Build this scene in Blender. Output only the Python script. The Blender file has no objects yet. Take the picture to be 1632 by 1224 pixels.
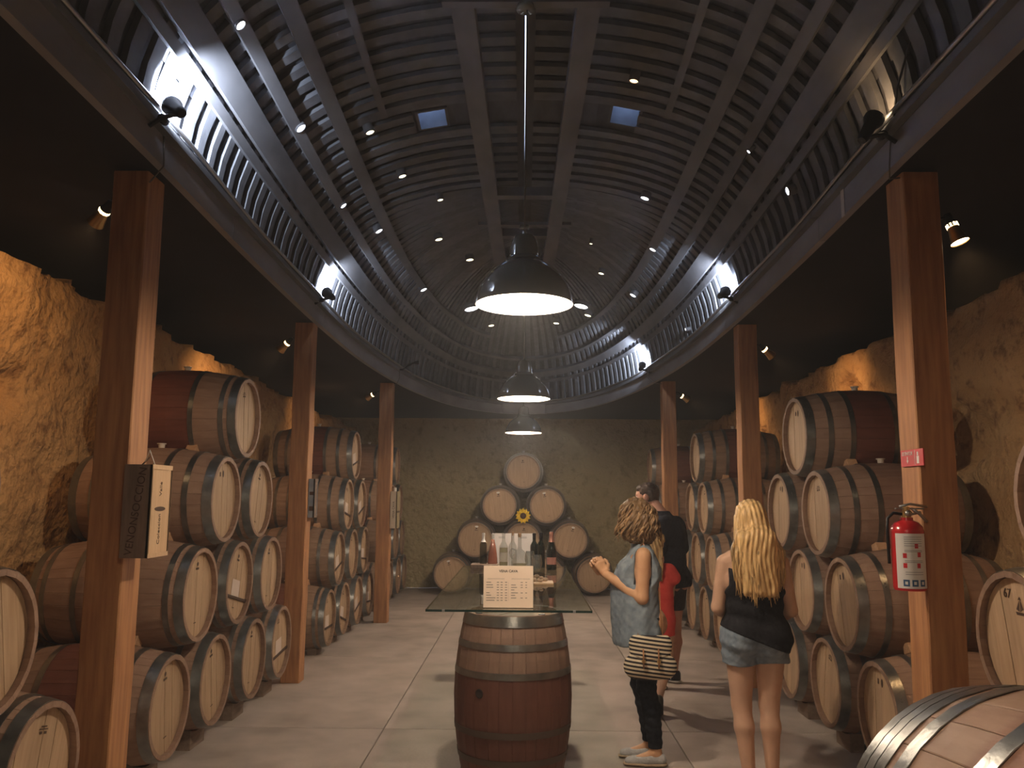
import bpy, math, random
import numpy as np
from mathutils import Vector, Matrix, noise
random.seed(7)
PI = math.pi
SC = bpy.context.scene
COL = SC.collection

# ------------------------------------------------------------------ camera
W, H = 1632, 1224
FPX, HC = 1340.0, 1.61
PITCH = math.atan(181 / FPX); YAW = math.atan(19 / FPX); ROLL = math.radians(.4)
cam = bpy.data.cameras.new('camera'); camo = bpy.data.objects.new('camera', cam); COL.objects.link(camo)
cam.sensor_width = 36; cam.lens = 36 * FPX / W; cam.clip_start = .02
camo.matrix_world = (Matrix.Translation((0, 0, HC)) @ Matrix.Rotation(YAW, 4, 'Z') @ Matrix.Rotation(PI / 2 + PITCH, 4, 'X')
                     @ Matrix.Rotation(ROLL, 4, 'Z'))
SC.camera = camo
# ------------------------------------------------------------------ world, exposure
wd = bpy.data.worlds.new('world'); SC.world = wd; wd.use_nodes = True
wd.node_tree.nodes['Background'].inputs[0].default_value = (.50, .60, .85, 1)
wd.node_tree.nodes['Background'].inputs[1].default_value = 2.2
SC.view_settings.view_transform = 'Standard'; SC.view_settings.look = 'None'
SC.view_settings.gamma = 1; SC.view_settings.use_curve_mapping = False
SC.view_settings.exposure = 1.12
WARM = (1, .81, .62); AMBER = (1, .56, .24); COOL = (.80, .87, 1)
P_PEND = 46; P_WALL = 20; P_UP = 125.0

def light(name, kind, loc, energy, color, parent=None, radius=.03, aim=None, angle=1.2, blend=.5):
    l = bpy.data.lights.new(name, kind); l.energy = energy; l.color = color; l.shadow_soft_size = radius
    if kind == 'SPOT': l.spot_size = angle; l.spot_blend = blend
    o = bpy.data.objects.new(name, l); COL.objects.link(o); o.location = loc
    if aim is not None:
        o.rotation_euler = (Vector(aim) - Vector(loc)).to_track_quat('-Z', 'Y').to_euler()
    if parent: o.parent = parent
    return o

# ------------------------------------------------------------------ helpers
def link(name, me, mat=None, parent=None, loc=None, rot=None):
    o = bpy.data.objects.new(name, me); COL.objects.link(o)
    if mat is not None and not me.materials: me.materials.append(mat)
    if parent: o.parent = parent
    if loc is not None: o.location = loc
    if rot is not None: o.rotation_euler = rot
    return o

def mkmesh(name, vs, fs, smooth=False, mat=None):
    me = bpy.data.meshes.new(name); me.from_pydata([tuple(v) for v in vs], [], [tuple(f) for f in fs]); me.update()
    if smooth: me.shade_smooth()
    if mat: me.materials.append(mat)
    return me

def empty(name, loc=(0, 0, 0), rz=0, rot=None):
    o = bpy.data.objects.new(name, None); COL.objects.link(o); o.location = loc
    o.rotation_euler = rot if rot else (0, 0, rz); o.empty_display_size = .1
    return o

def tag(o, label, cat=None, group=None, kind=None):
    if label: o['label'] = label
    if cat: o['category'] = cat
    if group: o['group'] = group
    if kind: o['kind'] = kind
    return o

class MB:
    """mesh builder"""
    def __init__(s): s.v = []; s.f = []
    def add(s, vs, fs):
        n = len(s.v); s.v += [Vector(v) for v in vs]; s.f += [tuple(i + n for i in f) for f in fs]; return s
    def box(s, x0, x1, y0, y1, z0, z1, M=None, bev=0):
        x0, x1 = sorted((x0, x1)); y0, y1 = sorted((y0, y1)); z0, z1 = sorted((z0, z1))
        if bev <= 0:
            v = [(x, y, z) for z in (z0, z1) for x, y in ((x0, y0), (x1, y0), (x1, y1), (x0, y1))]
            f = [(3, 2, 1, 0), (4, 5, 6, 7), (0, 1, 5, 4), (1, 2, 6, 5), (2, 3, 7, 6), (3, 0, 4, 7)]
        else:
            b = bev; v = []
            cx = (x0, x1); cy = (y0, y1); cz = (z0, z1); idx = {}
            for i in (0, 1):
                for j in (0, 1):
                    for k in (0, 1):
                        sx, sy, sz = (b if i == 0 else -b), (b if j == 0 else -b), (b if k == 0 else -b)
                        idx[i, j, k, 'x'] = len(v); v.append((cx[i], cy[j] + sy, cz[k] + sz))
                        idx[i, j, k, 'y'] = len(v); v.append((cx[i] + sx, cy[j], cz[k] + sz))
                        idx[i, j, k, 'z'] = len(v); v.append((cx[i] + sx, cy[j] + sy, cz[k]))
            f = []
            for a, q in (('x', 0), ('y', 1), ('z', 2)):
                for e in (0, 1):
                    o = [(0, 0), (1, 0), (1, 1), (0, 1)]
                    f.append(tuple(idx[tuple((e if t == q else p[0 if (t == (q + 1) % 3) else 1]) for t in range(3)) + (a,)] for p in o))
            for q, (a, bb) in ((0, ('y', 'z')), (1, ('x', 'z')), (2, ('x', 'y'))):
                for p in (0, 1):
                    for r in (0, 1):
                        def key(e, ax):
                            t = [0, 0, 0]; t[q] = e; oth = [i for i in range(3) if i != q]; t[oth[0]] = p; t[oth[1]] = r
                            return idx[tuple(t) + (ax,)]
                        f.append((key(0, a), key(1, a), key(1, bb), key(0, bb)))
            for c in [(i, j, k) for i in (0, 1) for j in (0, 1) for k in (0, 1)]:
                f.append((idx[c + ('x',)], idx[c + ('y',)], idx[c + ('z',)]))
        if M is not None: v = [M @ Vector(p) for p in v]
        return s.add(v, f)
    def tube(s, pts, r, n=8, cap=True, flat=None):
        pts = [Vector(p) for p in pts]; rs = r if isinstance(r, (list, tuple)) else [r] * len(pts)
        vs = []; fs = []; up = None
        for i, p in enumerate(pts):
            d = (pts[min(i + 1, len(pts) - 1)] - pts[max(i - 1, 0)]).normalized()
            if up is None:
                up = Vector((0, 0, 1)) if abs(d.z) < .9 else Vector((1, 0, 0))
            a = d.cross(up).normalized(); b = a.cross(d).normalized(); up = b
            for k in range(n):
                t = 2 * PI * k / n
                fa, fb = (1, 1) if flat is None else flat
                vs.append(p + a * math.cos(t) * rs[i] * fa + b * math.sin(t) * rs[i] * fb)
        for i in range(len(pts) - 1):
            for k in range(n):
                k2 = (k + 1) % n; fs.append((i * n + k, i * n + k2, (i + 1) * n + k2, (i + 1) * n + k))
        if cap:
            fs.append(tuple(range(n - 1, -1, -1))); fs.append(tuple((len(pts) - 1) * n + k for k in range(n)))
        return s.add(vs, fs)
    def lathe(s, prof, n=24, M=None, closed=False):
        vs = []; fs = []
        for r, z in prof:
            for k in range(n):
                t = 2 * PI * k / n; vs.append(Vector((r * math.cos(t), r * math.sin(t), z)))
        m = len(prof)
        for i in range(m - 1 if not closed else m):
            for k in range(n):
                k2 = (k + 1) % n; j = (i + 1) % m
                fs.append((i * n + k, i * n + k2, j * n + k2, j * n + k))
        if M is not None: vs = [M @ v for v in vs]
        return s.add(vs, fs)
    def ball(s, c, r, n=12, sc=(1, 1, 1)):
        pr = [(max(1e-4, math.sin(PI * i / n)) , -math.cos(PI * i / n)) for i in range(n + 1)]
        M = Matrix.Translation(c) @ Matrix.Diagonal((r * sc[0], r * sc[1], r * sc[2], 1))
        return s.lathe(pr, n * 2, M)
    def build(s, name, mat, parent=None, smooth=False, loc=None, rot=None, auto=None):
        me = mkmesh(name, s.v, s.f, smooth or auto is not None, mat)
        if auto is not None: sharpen(me, auto)
        return link(name, me, None, parent, loc, rot)

def sharpen(me, ang):
    import bmesh
    bm = bmesh.new(); bm.from_mesh(me)
    bmesh.ops.recalc_face_normals(bm, faces=bm.faces)
    for e in bm.edges:
        if len(e.link_faces) == 2 and e.calc_face_angle(0) > ang: e.smooth = False
    bm.to_mesh(me); bm.free()

# ------------------------------------------------------------------ materials
def mat(name, col, rough=.6, metal=0, noise_amt=.0, nscale=20, col2=None, stretch=(1, 1, 1), bump=0, spec=.5, trans=0, emis=None, estr=0,
        coat=0, ior=1.45, objvar=0, bscale=None, detail=4, coords='Object', contrast=(.3, .7)):
    m = bpy.data.materials.new(name); m.use_nodes = True; nt = m.node_tree; b = nt.nodes['Principled BSDF']
    b.inputs['Base Color'].default_value = (*col, 1); b.inputs['Roughness'].default_value = rough
    b.inputs['Metallic'].default_value = metal; b.inputs['Specular IOR Level'].default_value = spec
    b.inputs['Transmission Weight'].default_value = trans; b.inputs['IOR'].default_value = ior
    b.inputs['Coat Weight'].default_value = coat
    if emis: b.inputs['Emission Color'].default_value = (*emis, 1); b.inputs['Emission Strength'].default_value = estr
    tc = nt.nodes.new('ShaderNodeTexCoord'); mp = nt.nodes.new('ShaderNodeMapping'); mp.inputs['Scale'].default_value = stretch
    nt.links.new(tc.outputs[coords], mp.inputs[0])
    src = None
    if col2:
        if objvar:
            oi = nt.nodes.new('ShaderNodeObjectInfo'); sc = nt.nodes.new('ShaderNodeVectorMath'); sc.operation = 'SCALE'
            cb = nt.nodes.new('ShaderNodeCombineXYZ')
            for i in range(3): nt.links.new(oi.outputs['Random'], cb.inputs[i])
            sc.inputs['Scale'].default_value = 37; nt.links.new(cb.outputs[0], sc.inputs[0]); nt.links.new(sc.outputs[0], mp.inputs['Location'])
        n = nt.nodes.new('ShaderNodeTexNoise'); n.inputs['Scale'].default_value = nscale; n.inputs['Detail'].default_value = detail
        nt.links.new(mp.outputs[0], n.inputs['Vector'])
        rp = nt.nodes.new('ShaderNodeMapRange'); rp.inputs[1].default_value = contrast[0]; rp.inputs[2].default_value = contrast[1]
        nt.links.new(n.outputs['Fac'], rp.inputs[0])
        mx = nt.nodes.new('ShaderNodeMix'); mx.data_type = 'RGBA'
        nt.links.new(rp.outputs[0], mx.inputs[0]); mx.inputs[6].default_value = (*col, 1); mx.inputs[7].default_value = (*col2, 1)
        src = mx.outputs[2]
        if objvar:
            hs = nt.nodes.new('ShaderNodeHueSaturation'); mr = nt.nodes.new('ShaderNodeMapRange')
            mr.inputs[3].default_value = 1 - objvar; mr.inputs[4].default_value = 1 + objvar
            nt.links.new(oi.outputs['Random'], mr.inputs[0]); nt.links.new(mr.outputs[0], hs.inputs['Value'])
            nt.links.new(src, hs.inputs['Color']); src = hs.outputs[0]
        nt.links.new(src, b.inputs['Base Color'])
        if bump:
            bp = nt.nodes.new('ShaderNodeBump'); bp.inputs['Strength'].default_value = bump; bp.inputs['Distance'].default_value = .01
            if bscale:
                n2 = nt.nodes.new('ShaderNodeTexNoise'); n2.inputs['Scale'].default_value = bscale; n2.inputs['Detail'].default_value = 6
                nt.links.new(mp.outputs[0], n2.inputs['Vector']); nt.links.new(n2.outputs['Fac'], bp.inputs['Height'])
            else: nt.links.new(n.outputs['Fac'], bp.inputs['Height'])
            nt.links.new(bp.outputs[0], b.inputs['Normal'])
    m['src'] = 1
    return m

def node_src(m):
    b = m.node_tree.nodes['Principled BSDF'].inputs['Base Color']
    return b.links[0].from_socket

def add_stain(m, axis, half, soft, colour):
    """wine-stained band round the middle of a barrel; amount = object colour red"""
    nt = m.node_tree; b = nt.nodes['Principled BSDF']; src = node_src(m)
    tc = nt.nodes.new('ShaderNodeTexCoord'); sp = nt.nodes.new('ShaderNodeSeparateXYZ'); nt.links.new(tc.outputs['Object'], sp.inputs[0])
    ab = nt.nodes.new('ShaderNodeMath'); ab.operation = 'ABSOLUTE'; nt.links.new(sp.outputs[axis], ab.inputs[0])
    mr = nt.nodes.new('ShaderNodeMapRange'); mr.inputs[1].default_value = half; mr.inputs[2].default_value = half + soft
    mr.inputs[3].default_value = 1; mr.inputs[4].default_value = 0; pass
    oi = nt.nodes.new('ShaderNodeObjectInfo'); sc = nt.nodes.new('ShaderNodeSeparateColor'); nt.links.new(oi.outputs['Color'], sc.inputs[0])
    mf = nt.nodes.new('ShaderNodeMix'); nt.links.new(sc.outputs[2], mf.inputs[0]); nt.links.new(ab.outputs[0], mf.inputs[2]); nt.links.new(sp.outputs[axis], mf.inputs[3]); nt.links.new(mf.outputs[0], mr.inputs[0])
    mu = nt.nodes.new('ShaderNodeMath'); mu.operation = 'MULTIPLY'; nt.links.new(mr.outputs[0], mu.inputs[0]); nt.links.new(sc.outputs[0], mu.inputs[1])
    mx = nt.nodes.new('ShaderNodeMix'); mx.data_type = 'RGBA'; mx.blend_type = 'MULTIPLY'
    nt.links.new(mu.outputs[0], mx.inputs[0]); nt.links.new(src, mx.inputs[6]); mx.inputs[7].default_value = (*colour, 1)
    # green = overall tone
    hs = nt.nodes.new('ShaderNodeHueSaturation'); nt.links.new(sc.outputs[1], hs.inputs['Value']); nt.links.new(mx.outputs[2], hs.inputs['Color'])
    nt.links.new(hs.outputs[0], b.inputs['Base Color'])

OAK = mat('oak_stave', (.255, .152, .105), .6, 0, col2=(.345, .222, .155), nscale=9, stretch=(.6, 3, 3), bump=.2, objvar=.035)
add_stain(OAK, 0, .15, .02, (.52, .26, .24))
OAKF = mat('oak_body', (.25, .155, .10), .62, 0, col2=(.34, .22, .145), nscale=7, stretch=(.6, 5, 5), bump=.25, objvar=.12)
add_stain(OAKF, 0, .15, .02, (.52, .26, .24))
HEADM = mat('oak_head', (.42, .28, .165), .6, 0, col2=(.53, .37, .23), nscale=10, stretch=(4, 5, .5), bump=.15, objvar=.10)
HOOPM = mat('galvanised_hoop', (.30, .30, .285), .30, .85, col2=(.20, .205, .20), nscale=14, bump=.1, bscale=60, objvar=.15)
BUNG = mat('silicone_bung', (.75, .68, .58), .5)
INK = mat('branded_ink', (.07, .035, .02), .7)
CHALK = mat('white_label', (.88, .86, .82), .6)
POSTM = mat('redwood_post', (.34, .145, .062), .6, 0, col2=(.52, .26, .11), nscale=6, stretch=(6, 6, .5), bump=.3, objvar=.06)
WEDGEM = mat('pine_wedge', (.48, .27, .14), .7, col2=(.62, .38, .22), nscale=20, stretch=(1, 4, 4), bump=.2, objvar=.15)
HULLM = mat('painted_hull_plank', (.06, .064, .078), .65, col2=(.10, .106, .126), nscale=7, stretch=(2, .6, 2), bump=.4, objvar=.15)
RIBM = mat('painted_rib', (.10, .107, .125), .65, col2=(.145, .155, .18), nscale=9, bump=.3, objvar=.2)
BEAMM = mat('painted_beam', (.10, .105, .12), .6, col2=(.16, .165, .185), nscale=5, stretch=(1, .4, 1), bump=.3, objvar=.1)
GUNM = mat('hazelit_gunwale', (.19, .195, .22), .6, col2=(.27, .275, .31), nscale=5, stretch=(1, .4, 1), bump=.3, objvar=.06)  # beam paint made lighter to stand for haze light on the boards
CEILM = mat('dark_ceiling', (.007, .007, .012), .95, col2=(.012, .011, .018), nscale=3)
FLOORM = mat('concrete_slab', (.33, .272, .228), .7, col2=(.52, .44, .385), nscale=2.6, bump=.25, bscale=45, objvar=.05, detail=8)
JOINTM = mat('slab_joint', (.12, .10, .08), .9)
METAL = mat('conduit_steel', (.45, .45, .46), .35, .9)
DMETAL = mat('dark_metal', (.03, .03, .032), .4, .6)
BRASS = mat('brass_lamp', (.65, .45, .2), .3, .9)
SHADE = mat('grey_enamel', (.15, .165, .15), .10, 0, coat=.6)
ENAMEL = mat('white_enamel', (.85, .83, .78), .4)
CORD = mat('grey_cord', (.10, .095, .09), .6)
RAILM = mat('saddle_timber', (.20, .14, .10), .8, col2=(.28, .20, .15), nscale=10, stretch=(4, .5, 4), bump=.3)
def emit(name, c, s): return mat(name, (.8, .8, .8), .4, emis=c, estr=s)
BULB = emit('lit_bulb', (1, .80, .52), 14)
LENS = emit('lit_spot_lens', (1, .72, .42), 12)
LENSC = emit('lit_flood_lens', (.85, .9, 1), 14)
def rock(name, c1, c2, c3):
    m = mat(name, c1, .95, col2=c2, nscale=1.6, bump=.9, bscale=14, detail=9, contrast=(.35, .65))
    m.node_tree.nodes['Bump'].inputs['Distance'].default_value = .06
    nt = m.node_tree; src = node_src(m); n = nt.nodes.new('ShaderNodeTexNoise'); n.inputs['Scale'].default_value = 7.5; n.inputs['Detail'].default_value = 10; n.inputs['Roughness'].default_value = .65
    tc = nt.nodes.new('ShaderNodeTexCoord'); nt.links.new(tc.outputs['Object'], n.inputs['Vector'])
    mr = nt.nodes.new('ShaderNodeMapRange'); mr.inputs[1].default_value = .53; mr.inputs[2].default_value = .66; nt.links.new(n.outputs['Fac'], mr.inputs[0])
    mx = nt.nodes.new('ShaderNodeMix'); mx.data_type = 'RGBA'; nt.links.new(mr.outputs[0], mx.inputs[0]); nt.links.new(src, mx.inputs[6]); mx.inputs[7].default_value = (*c3, 1)
    nt.links.new(mx.outputs[2], m.node_tree.nodes['Principled BSDF'].inputs['Base Color'])
    return m
ROCK = rock('carved_earth_wall', (.46, .265, .115), (.56, .35, .165), (.26, .14, .065))
ROCKB = rock('plastered_earth_wall', (.42, .33, .17), (.50, .40, .22), (.34, .26, .13))

# ------------------------------------------------------------------ structure
def zg(y): return 3.26 - .02 * (y - 4)          # gunwale / ceiling height
XC = [-3.9, -2.98, -.97, 1.04, 3.05, 3.9]; YC = [-3.2, -1.8, .85, 3.5, 6.15, 8.8, 11.45, 14.1, 15.9]
fl = MB().box(-4, 4, -3.3, 16, -.12, -.012).build('floor', JOINTM); tag(fl, None, kind='structure')
for i in range(5):
    for j in range(8):
        dz = random.uniform(-.001, .0)
        MB().box(XC[i] + .004, XC[i + 1] - .004, YC[j] + .004, YC[j + 1] - .004, -.02, dz, bev=.003).build('concrete_slab', FLOORM, fl)

def fbm(p, o=4): return noise.fractal(p, 1.0, 2.0, o)
def side_wall(sgn, name):
    ys = np.arange(-3.0, 15.75, .07); zs = list(np.arange(0, 2.62, .075)) + list(np.arange(2.62, 3.4, .04)); vs = []; fs = []
    ny, nz = len(ys), len(zs)
    for y in ys:
        top = zg(y) - .20 + .09 * fbm(Vector((y * .9, sgn * 9.1, 2))) + .05 * fbm(Vector((y * 3, sgn * 4.1, 7)))
        for z in zs:
            q = Vector((sgn * 5.3, y, z))
            d = .06 * fbm(q * .8, 3) + .045 * fbm(q * 2.4 + Vector((7, 3, 1)), 4) + .02 * fbm(q * 7, 3)
            c = noise.noise(q * 1.7 + Vector((3, 1, 9)))
            if c > (.46 if sgn < 0 else .30): d += min(.16, (c - (.46 if sgn < 0 else .30)) * 1.2)                       # eroded pockets
            x = 3.13 + max(-.05, d)
            if z > top: x += 1.15 * (1 - math.exp(-(z - top) / .06)) * .75
            if z > 2.3 and z <= top: x -= .05 * min(1, (z - 2.3) / .3)
            vs.append((sgn * min(x, 3.97), y, min(z, zg(y) + .03)))
    for a in range(ny - 1):
        for b in range(nz - 1):
            f = (a * nz + b, (a + 1) * nz + b, (a + 1) * nz + b + 1, a * nz + b + 1)
            fs.append(f if sgn < 0 else f[::-1])
    o = link(name, mkmesh(name, vs, fs, True, ROCK)); tag(o, None, kind='structure'); return o
side_wall(-1, 'wall_left'); side_wall(1, 'wall_right')
def cross_wall(y0, name, face, m):
    vs = []; fs = []; xs = np.arange(-4, 4.01, .07); zs = np.arange(0, 3.45, .07); nz = len(zs)
    for x in xs:
        for z in zs:
            q = Vector((x, y0 * 1.3, z)); d = .05 * fbm(q * 1.1, 3) + .016 * fbm(q * 5, 4)
            if z > 2.95: d += (z - 2.95) * -.25
            vs.append((x, y0 + face * d, z))
    for a in range(len(xs) - 1):
        for b in range(nz - 1):
            f = (a * nz + b, (a + 1) * nz + b, (a + 1) * nz + b + 1, a * nz + b + 1)
            fs.append(f if face > 0 else f[::-1])
    o = link(name, mkmesh(name, vs, fs, True, m)); tag(o, None, kind='structure')
cross_wall(15.38, 'wall_back', 1, ROCKB); cross_wall(-2.9, 'wall_front', -1, ROCKB)

# hull outline (half), stern -> bow tip
OUT = [(1.50, -2.6), (1.75, -.5), (1.83, 1.2), (1.86, 3.0), (1.88, 4.2), (1.92, 5.6), (1.935, 7.7), (1.88, 9.5), (1.72, 11.1), (1.53, 12.2), (1.24, 13.25),
       (.90, 13.95), (.48, 14.40), (.2, 14.54), (0, 14.57)]
def catmull(P, n):
    out = []
    Q = [P[0]] + P + [(-P[-2][0], P[-2][1])]
    for i in range(1, len(Q) - 2):
        p0, p1, p2, p3 = [Vector(q) for q in Q[i - 1:i + 3]]
        for k in range(n):
            t = k / n
            out.append(.5 * ((2 * p1) + (p2 - p0) * t + (2 * p0 - 5 * p1 + 4 * p2 - p3) * t * t + (3 * p1 - p0 - 3 * p2 + p3) * t ** 3))
    out.append(Vector(P[-1])); return out
_o = catmull(OUT, 10); _l = [0]
for a, b in zip(_o, _o[1:]): _l.append(_l[-1] + (b - a).length)
OLEN = _l[-1]
OX = [max(0, p.x) for p in _o]; OY = [p.y for p in _o]
def outline(s): return float(np.interp(s, _l, OX)), float(np.interp(s, _l, OY))
HH = 1.30; Y7 = 7.5
def hull(s, u, sgn=1, inset=0):
    x0, y0 = outline(s); c = max(0, math.cos(u * PI / 2)); v = max(0, math.sin(u * PI / 2)) ** .77
    wf = c ** .91; k = .3 + .7 * max(0, 1 - v ** 3) ** .6
    y = y0 if y0 < Y7 else Y7 + (y0 - Y7) * k
    p = Vector((sgn * x0 * wf, y, zg(y0) + .013 + HH * v))
    if inset:
        n = hull_n(s, u, sgn); p = p + n * inset
    return p
def hull_n(s, u, sgn):
    e = .03; s0, s1 = max(0, s - e), min(OLEN, s + e); u0, u1 = max(0.0, u - .02), min(.985, u + .02)
    a = hull(s1, u, sgn) - hull(s0, u, sgn); b = hull(s, u1, sgn) - hull(s, u0, sgn); n = a.cross(b)
    n.normalize() if n.length > 1e-9 else None
    cen = Vector((0, min(hull(s, u, sgn).y - .5, 9), 3.2))
    if n.dot(cen - hull(s, u, sgn)) < 0: n = -n
    return n
# ceiling: flat dark planes outside the hull outline
def ceiling():
    vs = []; fs = []; S = np.linspace(0, OLEN, 120); n = 0
    for sg in (-1, 1):
        base = len(vs)
        for s in S:
            x, y = outline(s)
            yy = y if x > .9 else y
            for X in (sg * max(0, x - .012), sg * 4.0):
                vs.append((X, y, zg(y) + .01))
        for i in range(len(S) - 1):
            a = base + i * 2; f = (a, a + 1, a + 3, a + 2); fs.append(f if sg < 0 else f[::-1])
    b = len(vs); yT = 14.57
    vs += [(-4, yT, zg(yT) + .01), (4, yT, zg(yT) + .01), (4, 15.9, zg(15.9) + .01), (-4, 15.9, zg(15.9) + .01),
           (-4, -3.3, zg(-3.3) + .01), (4, -3.3, zg(-3.3) + .01), (4, -2.6, zg(-2.6) + .01), (-4, -2.6, zg(-2.6) + .01)]
    fs += [(b, b + 3, b + 2, b + 1), (b + 4, b + 7, b + 6, b + 5)]
    o = link('ceiling', mkmesh('ceiling', vs, fs, False, CEILM)); tag(o, None, kind='structure')
ceiling()

boat = empty('boat_hull', (0, 6, 3.2))
tag(boat, 'upturned dark wooden boat hull with ribs and stringers forming the roof over the aisle', 'boat hull')
BO = Vector((0, 6, 3.2))
def bpart(name, vs, fs, m, smooth=False):
    return link(name, mkmesh(name, [Vector(v) - BO for v in vs], fs, smooth, m), None, boat)
# skylight holes: (s range, u range) are found from where the photo's rays meet the hull
def ray_hull(px, py, inset=.0):
    cp, sp, cy, sy = math.cos(PITCH), math.sin(PITCH), math.cos(YAW), math.sin(YAW)
    R = camo.matrix_world.to_3x3(); d = R @ Vector(((px - 816) / FPX, (612 - py) / FPX, -1)); o = Vector((0, 0, HC))
    best = None; sg = 1 if d.x > 0 else -1
    for s in np.linspace(1.0, OLEN, 260):
        for u in np.linspace(.02, .98, 60):
            p = hull(s, u, sg) - o; t = p.dot(d) / d.dot(d); e = (p - d * t).length
            if best is None or e < best[0]: best = (e, s, u, sg)
    return best[1:]
SKY = [ray_hull(690, 187), ray_hull(993, 182)]
US = [0, .09, .18, .266, .35, .43, .51, .59, .67, .75, .84, .92, 1.0]
NS = 130; SS = np.linspace(0, OLEN, NS)
DS = .13; DU = .035
for sg in (-1, 1):
    sk = [k for k in SKY if k[2] == sg][0]
    for j in range(len(US) - 1):
        u0, u1 = US[j], US[j + 1]; vs = []; fs = []; m = 4
        ss = sorted(set(list(SS) + [sk[0] - DS, sk[0] + DS])); uu = [u0, (u0 * 2 + u1) / 3, (u0 + 2 * u1) / 3, u1]
        has = [x for x in (sk[1] - DU, sk[1] + DU) if u0 < x < u1]
        uu = sorted(set(uu + has)); m = len(uu)
        for s in ss:
            for u in uu:
                p = hull(s, min(u, .999), sg, 0); n = hull_n(s, min(u, .98), sg)
                off = -.004 - .012 * (u - u0) / (u1 - u0)     # clinker lap
                vs.append(p + n * off)
        for a in range(len(ss) - 1):
            for b in range(m - 1):
                sm, um = (ss[a] + ss[a + 1]) / 2, (uu[b] + uu[b + 1]) / 2
                if abs(sm - sk[0]) < DS and abs(um - sk[1]) < DU: continue
                fs.append((a * m + b, (a + 1) * m + b, (a + 1) * m + b + 1, a * m + b + 1))
        bpart('hull_plank', vs, fs, HULLM)
# unseen shell added behind the planks to stop outside light leaking in
for sg in (-1, 1):
    sk = [k for k in SKY if k[2] == sg][0]; vs = []; fs = []
    ss = sorted(set(list(SS) + [sk[0] - DS, sk[0] + DS])); uu = sorted(set(list(np.linspace(0, 1, 25)) + [sk[1] - DU, sk[1] + DU])); m = len(uu)
    for s in ss:
        for u in uu: vs.append(hull(s, min(u, .9995), sg) - hull_n(s, min(u, .98), sg) * (.035 if u < .98 else .035) )
    for a in range(len(ss) - 1):
        for b in range(m - 1):
            if abs((ss[a] + ss[a + 1]) / 2 - sk[0]) < DS and abs((uu[b] + uu[b + 1]) / 2 - sk[1]) < DU: continue
            fs.append((a * m + b, (a + 1) * m + b, (a + 1) * m + b + 1, a * m + b + 1))
    bpart('light_block_skin', vs, fs, HULLM)
# transom at the stern
tv = [hull(0, u, 1) for u in np.linspace(0, 1, 20)] + [hull(0, u, -1) for u in np.linspace(1, 0, 20)]
bpart('transom', tv, [tuple(range(40))], HULLM)
# ribs
def sweep_strip(path_pts, normals, tang, w, d, grow=0):
    vs = []; fs = []; w0 = w; q_ = 0
    for p, n, t in zip(path_pts, normals, tang):
        w = w0 * (1 + grow * q_ / len(path_pts)); q_ += 1
        for a, b in ((-1, 0), (1, 0), (1, 1), (-1, 1)): vs.append(p + t * (a * w / 2) + n * (b * d))
    for i in range(len(path_pts) - 1):
        for k in range(4):
            k2 = (k + 1) % 4; fs.append((i * 4 + k, i * 4 + k2, (i + 1) * 4 + k2, (i + 1) * 4 + k))
    fs.append((0, 1, 2, 3)); e = (len(path_pts) - 1) * 4; fs.append((e + 3, e + 2, e + 1, e)); return vs, fs
s = .3; ri = 0
sk_s = [k[0] for k in SKY]
while s < OLEN - .04:
    for sg in (-1, 1):
        uend = .985 if outline(s)[1] < 12 else .93
        segs = [(0.0, uend)]
        if ri % 7 == 3: segs = [(0.0, .255), (.30, uend)]
        for (ua, ub) in segs:
            P = []; N = []; T = []
            skip = any(abs(s - k[0]) < .19 and k[2] == sg for k in SKY)
            uu = np.linspace(ua, min(ub, SKY[0][1] - .05) if skip else ub, 16)
            for u in uu:
                p = hull(s, u, sg); n = hull_n(s, u, sg)
                t = (hull(min(OLEN, s + .05), u, sg) - hull(s - .05, u, sg))
                if t.length < 1e-4: t = Vector((1, 0, 0))
                P.append(p); N.append(n); T.append(t.normalized())
            wdt = .085 * (1 if outline(s)[1] < 12.5 else .9) * random.uniform(.8, 1.15)
            vs, fs = sweep_strip(P, N, T, wdt, .032, .45 if outline(s)[1] < 12 else -.3); bpart('rib', vs, fs, RIBM)
    s += .18; ri += 1
# stringers (run the length of the hull inside the ribs)
def stringer(u, w, d, sa, sb, sg, name='stringer'):
    P = []; N = []; T = []
    for s in np.linspace(sa, sb, 90):
        n = hull_n(s, u, sg); P.append(hull(s, u, sg) + n * .030); N.append(n)
        t = hull(s, min(.99, u + .02), sg) - hull(s, u - .02, sg); T.append(t.normalized())
    vs, fs = sweep_strip(P, N, T, w, d); return bpart(name, vs, fs, BEAMM)
for sg in (-1, 1):
    stringer(.215, .06, .03, 0, OLEN - .01, sg); stringer(.285, .15, .06, 0, OLEN - .01, sg)
    stringer(.40, .075, .05, 0, OLEN - .02, sg); stringer(.53, .10, .05, 0, OLEN - .9, sg)
    stringer(.66, .05, .04, 2.0, 8.4, sg)
    stringer(.05, .06, .03, 0, OLEN - .01, sg)
# keel beams + cross members
for sg in (-1, 1):
    M = MB(); a0, a1 = Vector((sg * .44, -1.8, 4.36)), Vector((sg * .26, 10.2, 4.20))
    d = (a1 - a0).normalized(); x = Vector((1, 0, 0)); vs = []
    P = [a0 + (a1 - a0) * t for t in np.linspace(0, 1, 12)]
    vs, fs = sweep_strip(P, [Vector((0, 0, 1))] * 12, [x] * 12, .13, .09); bpart('keel_beam', vs, fs, BEAMM)
for y, h in ((7.15, .1), (8.3, .1), (9.4, .1), (3.1, .1)):
    xx = .44 - .18 * (y + 1.8) / 12
    m = MB().box(-xx + .06, xx - .06, y - .05, y + .05, 4.24, 4.32); bpart('cross_beam', m.v, m.f, BEAMM)
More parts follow.
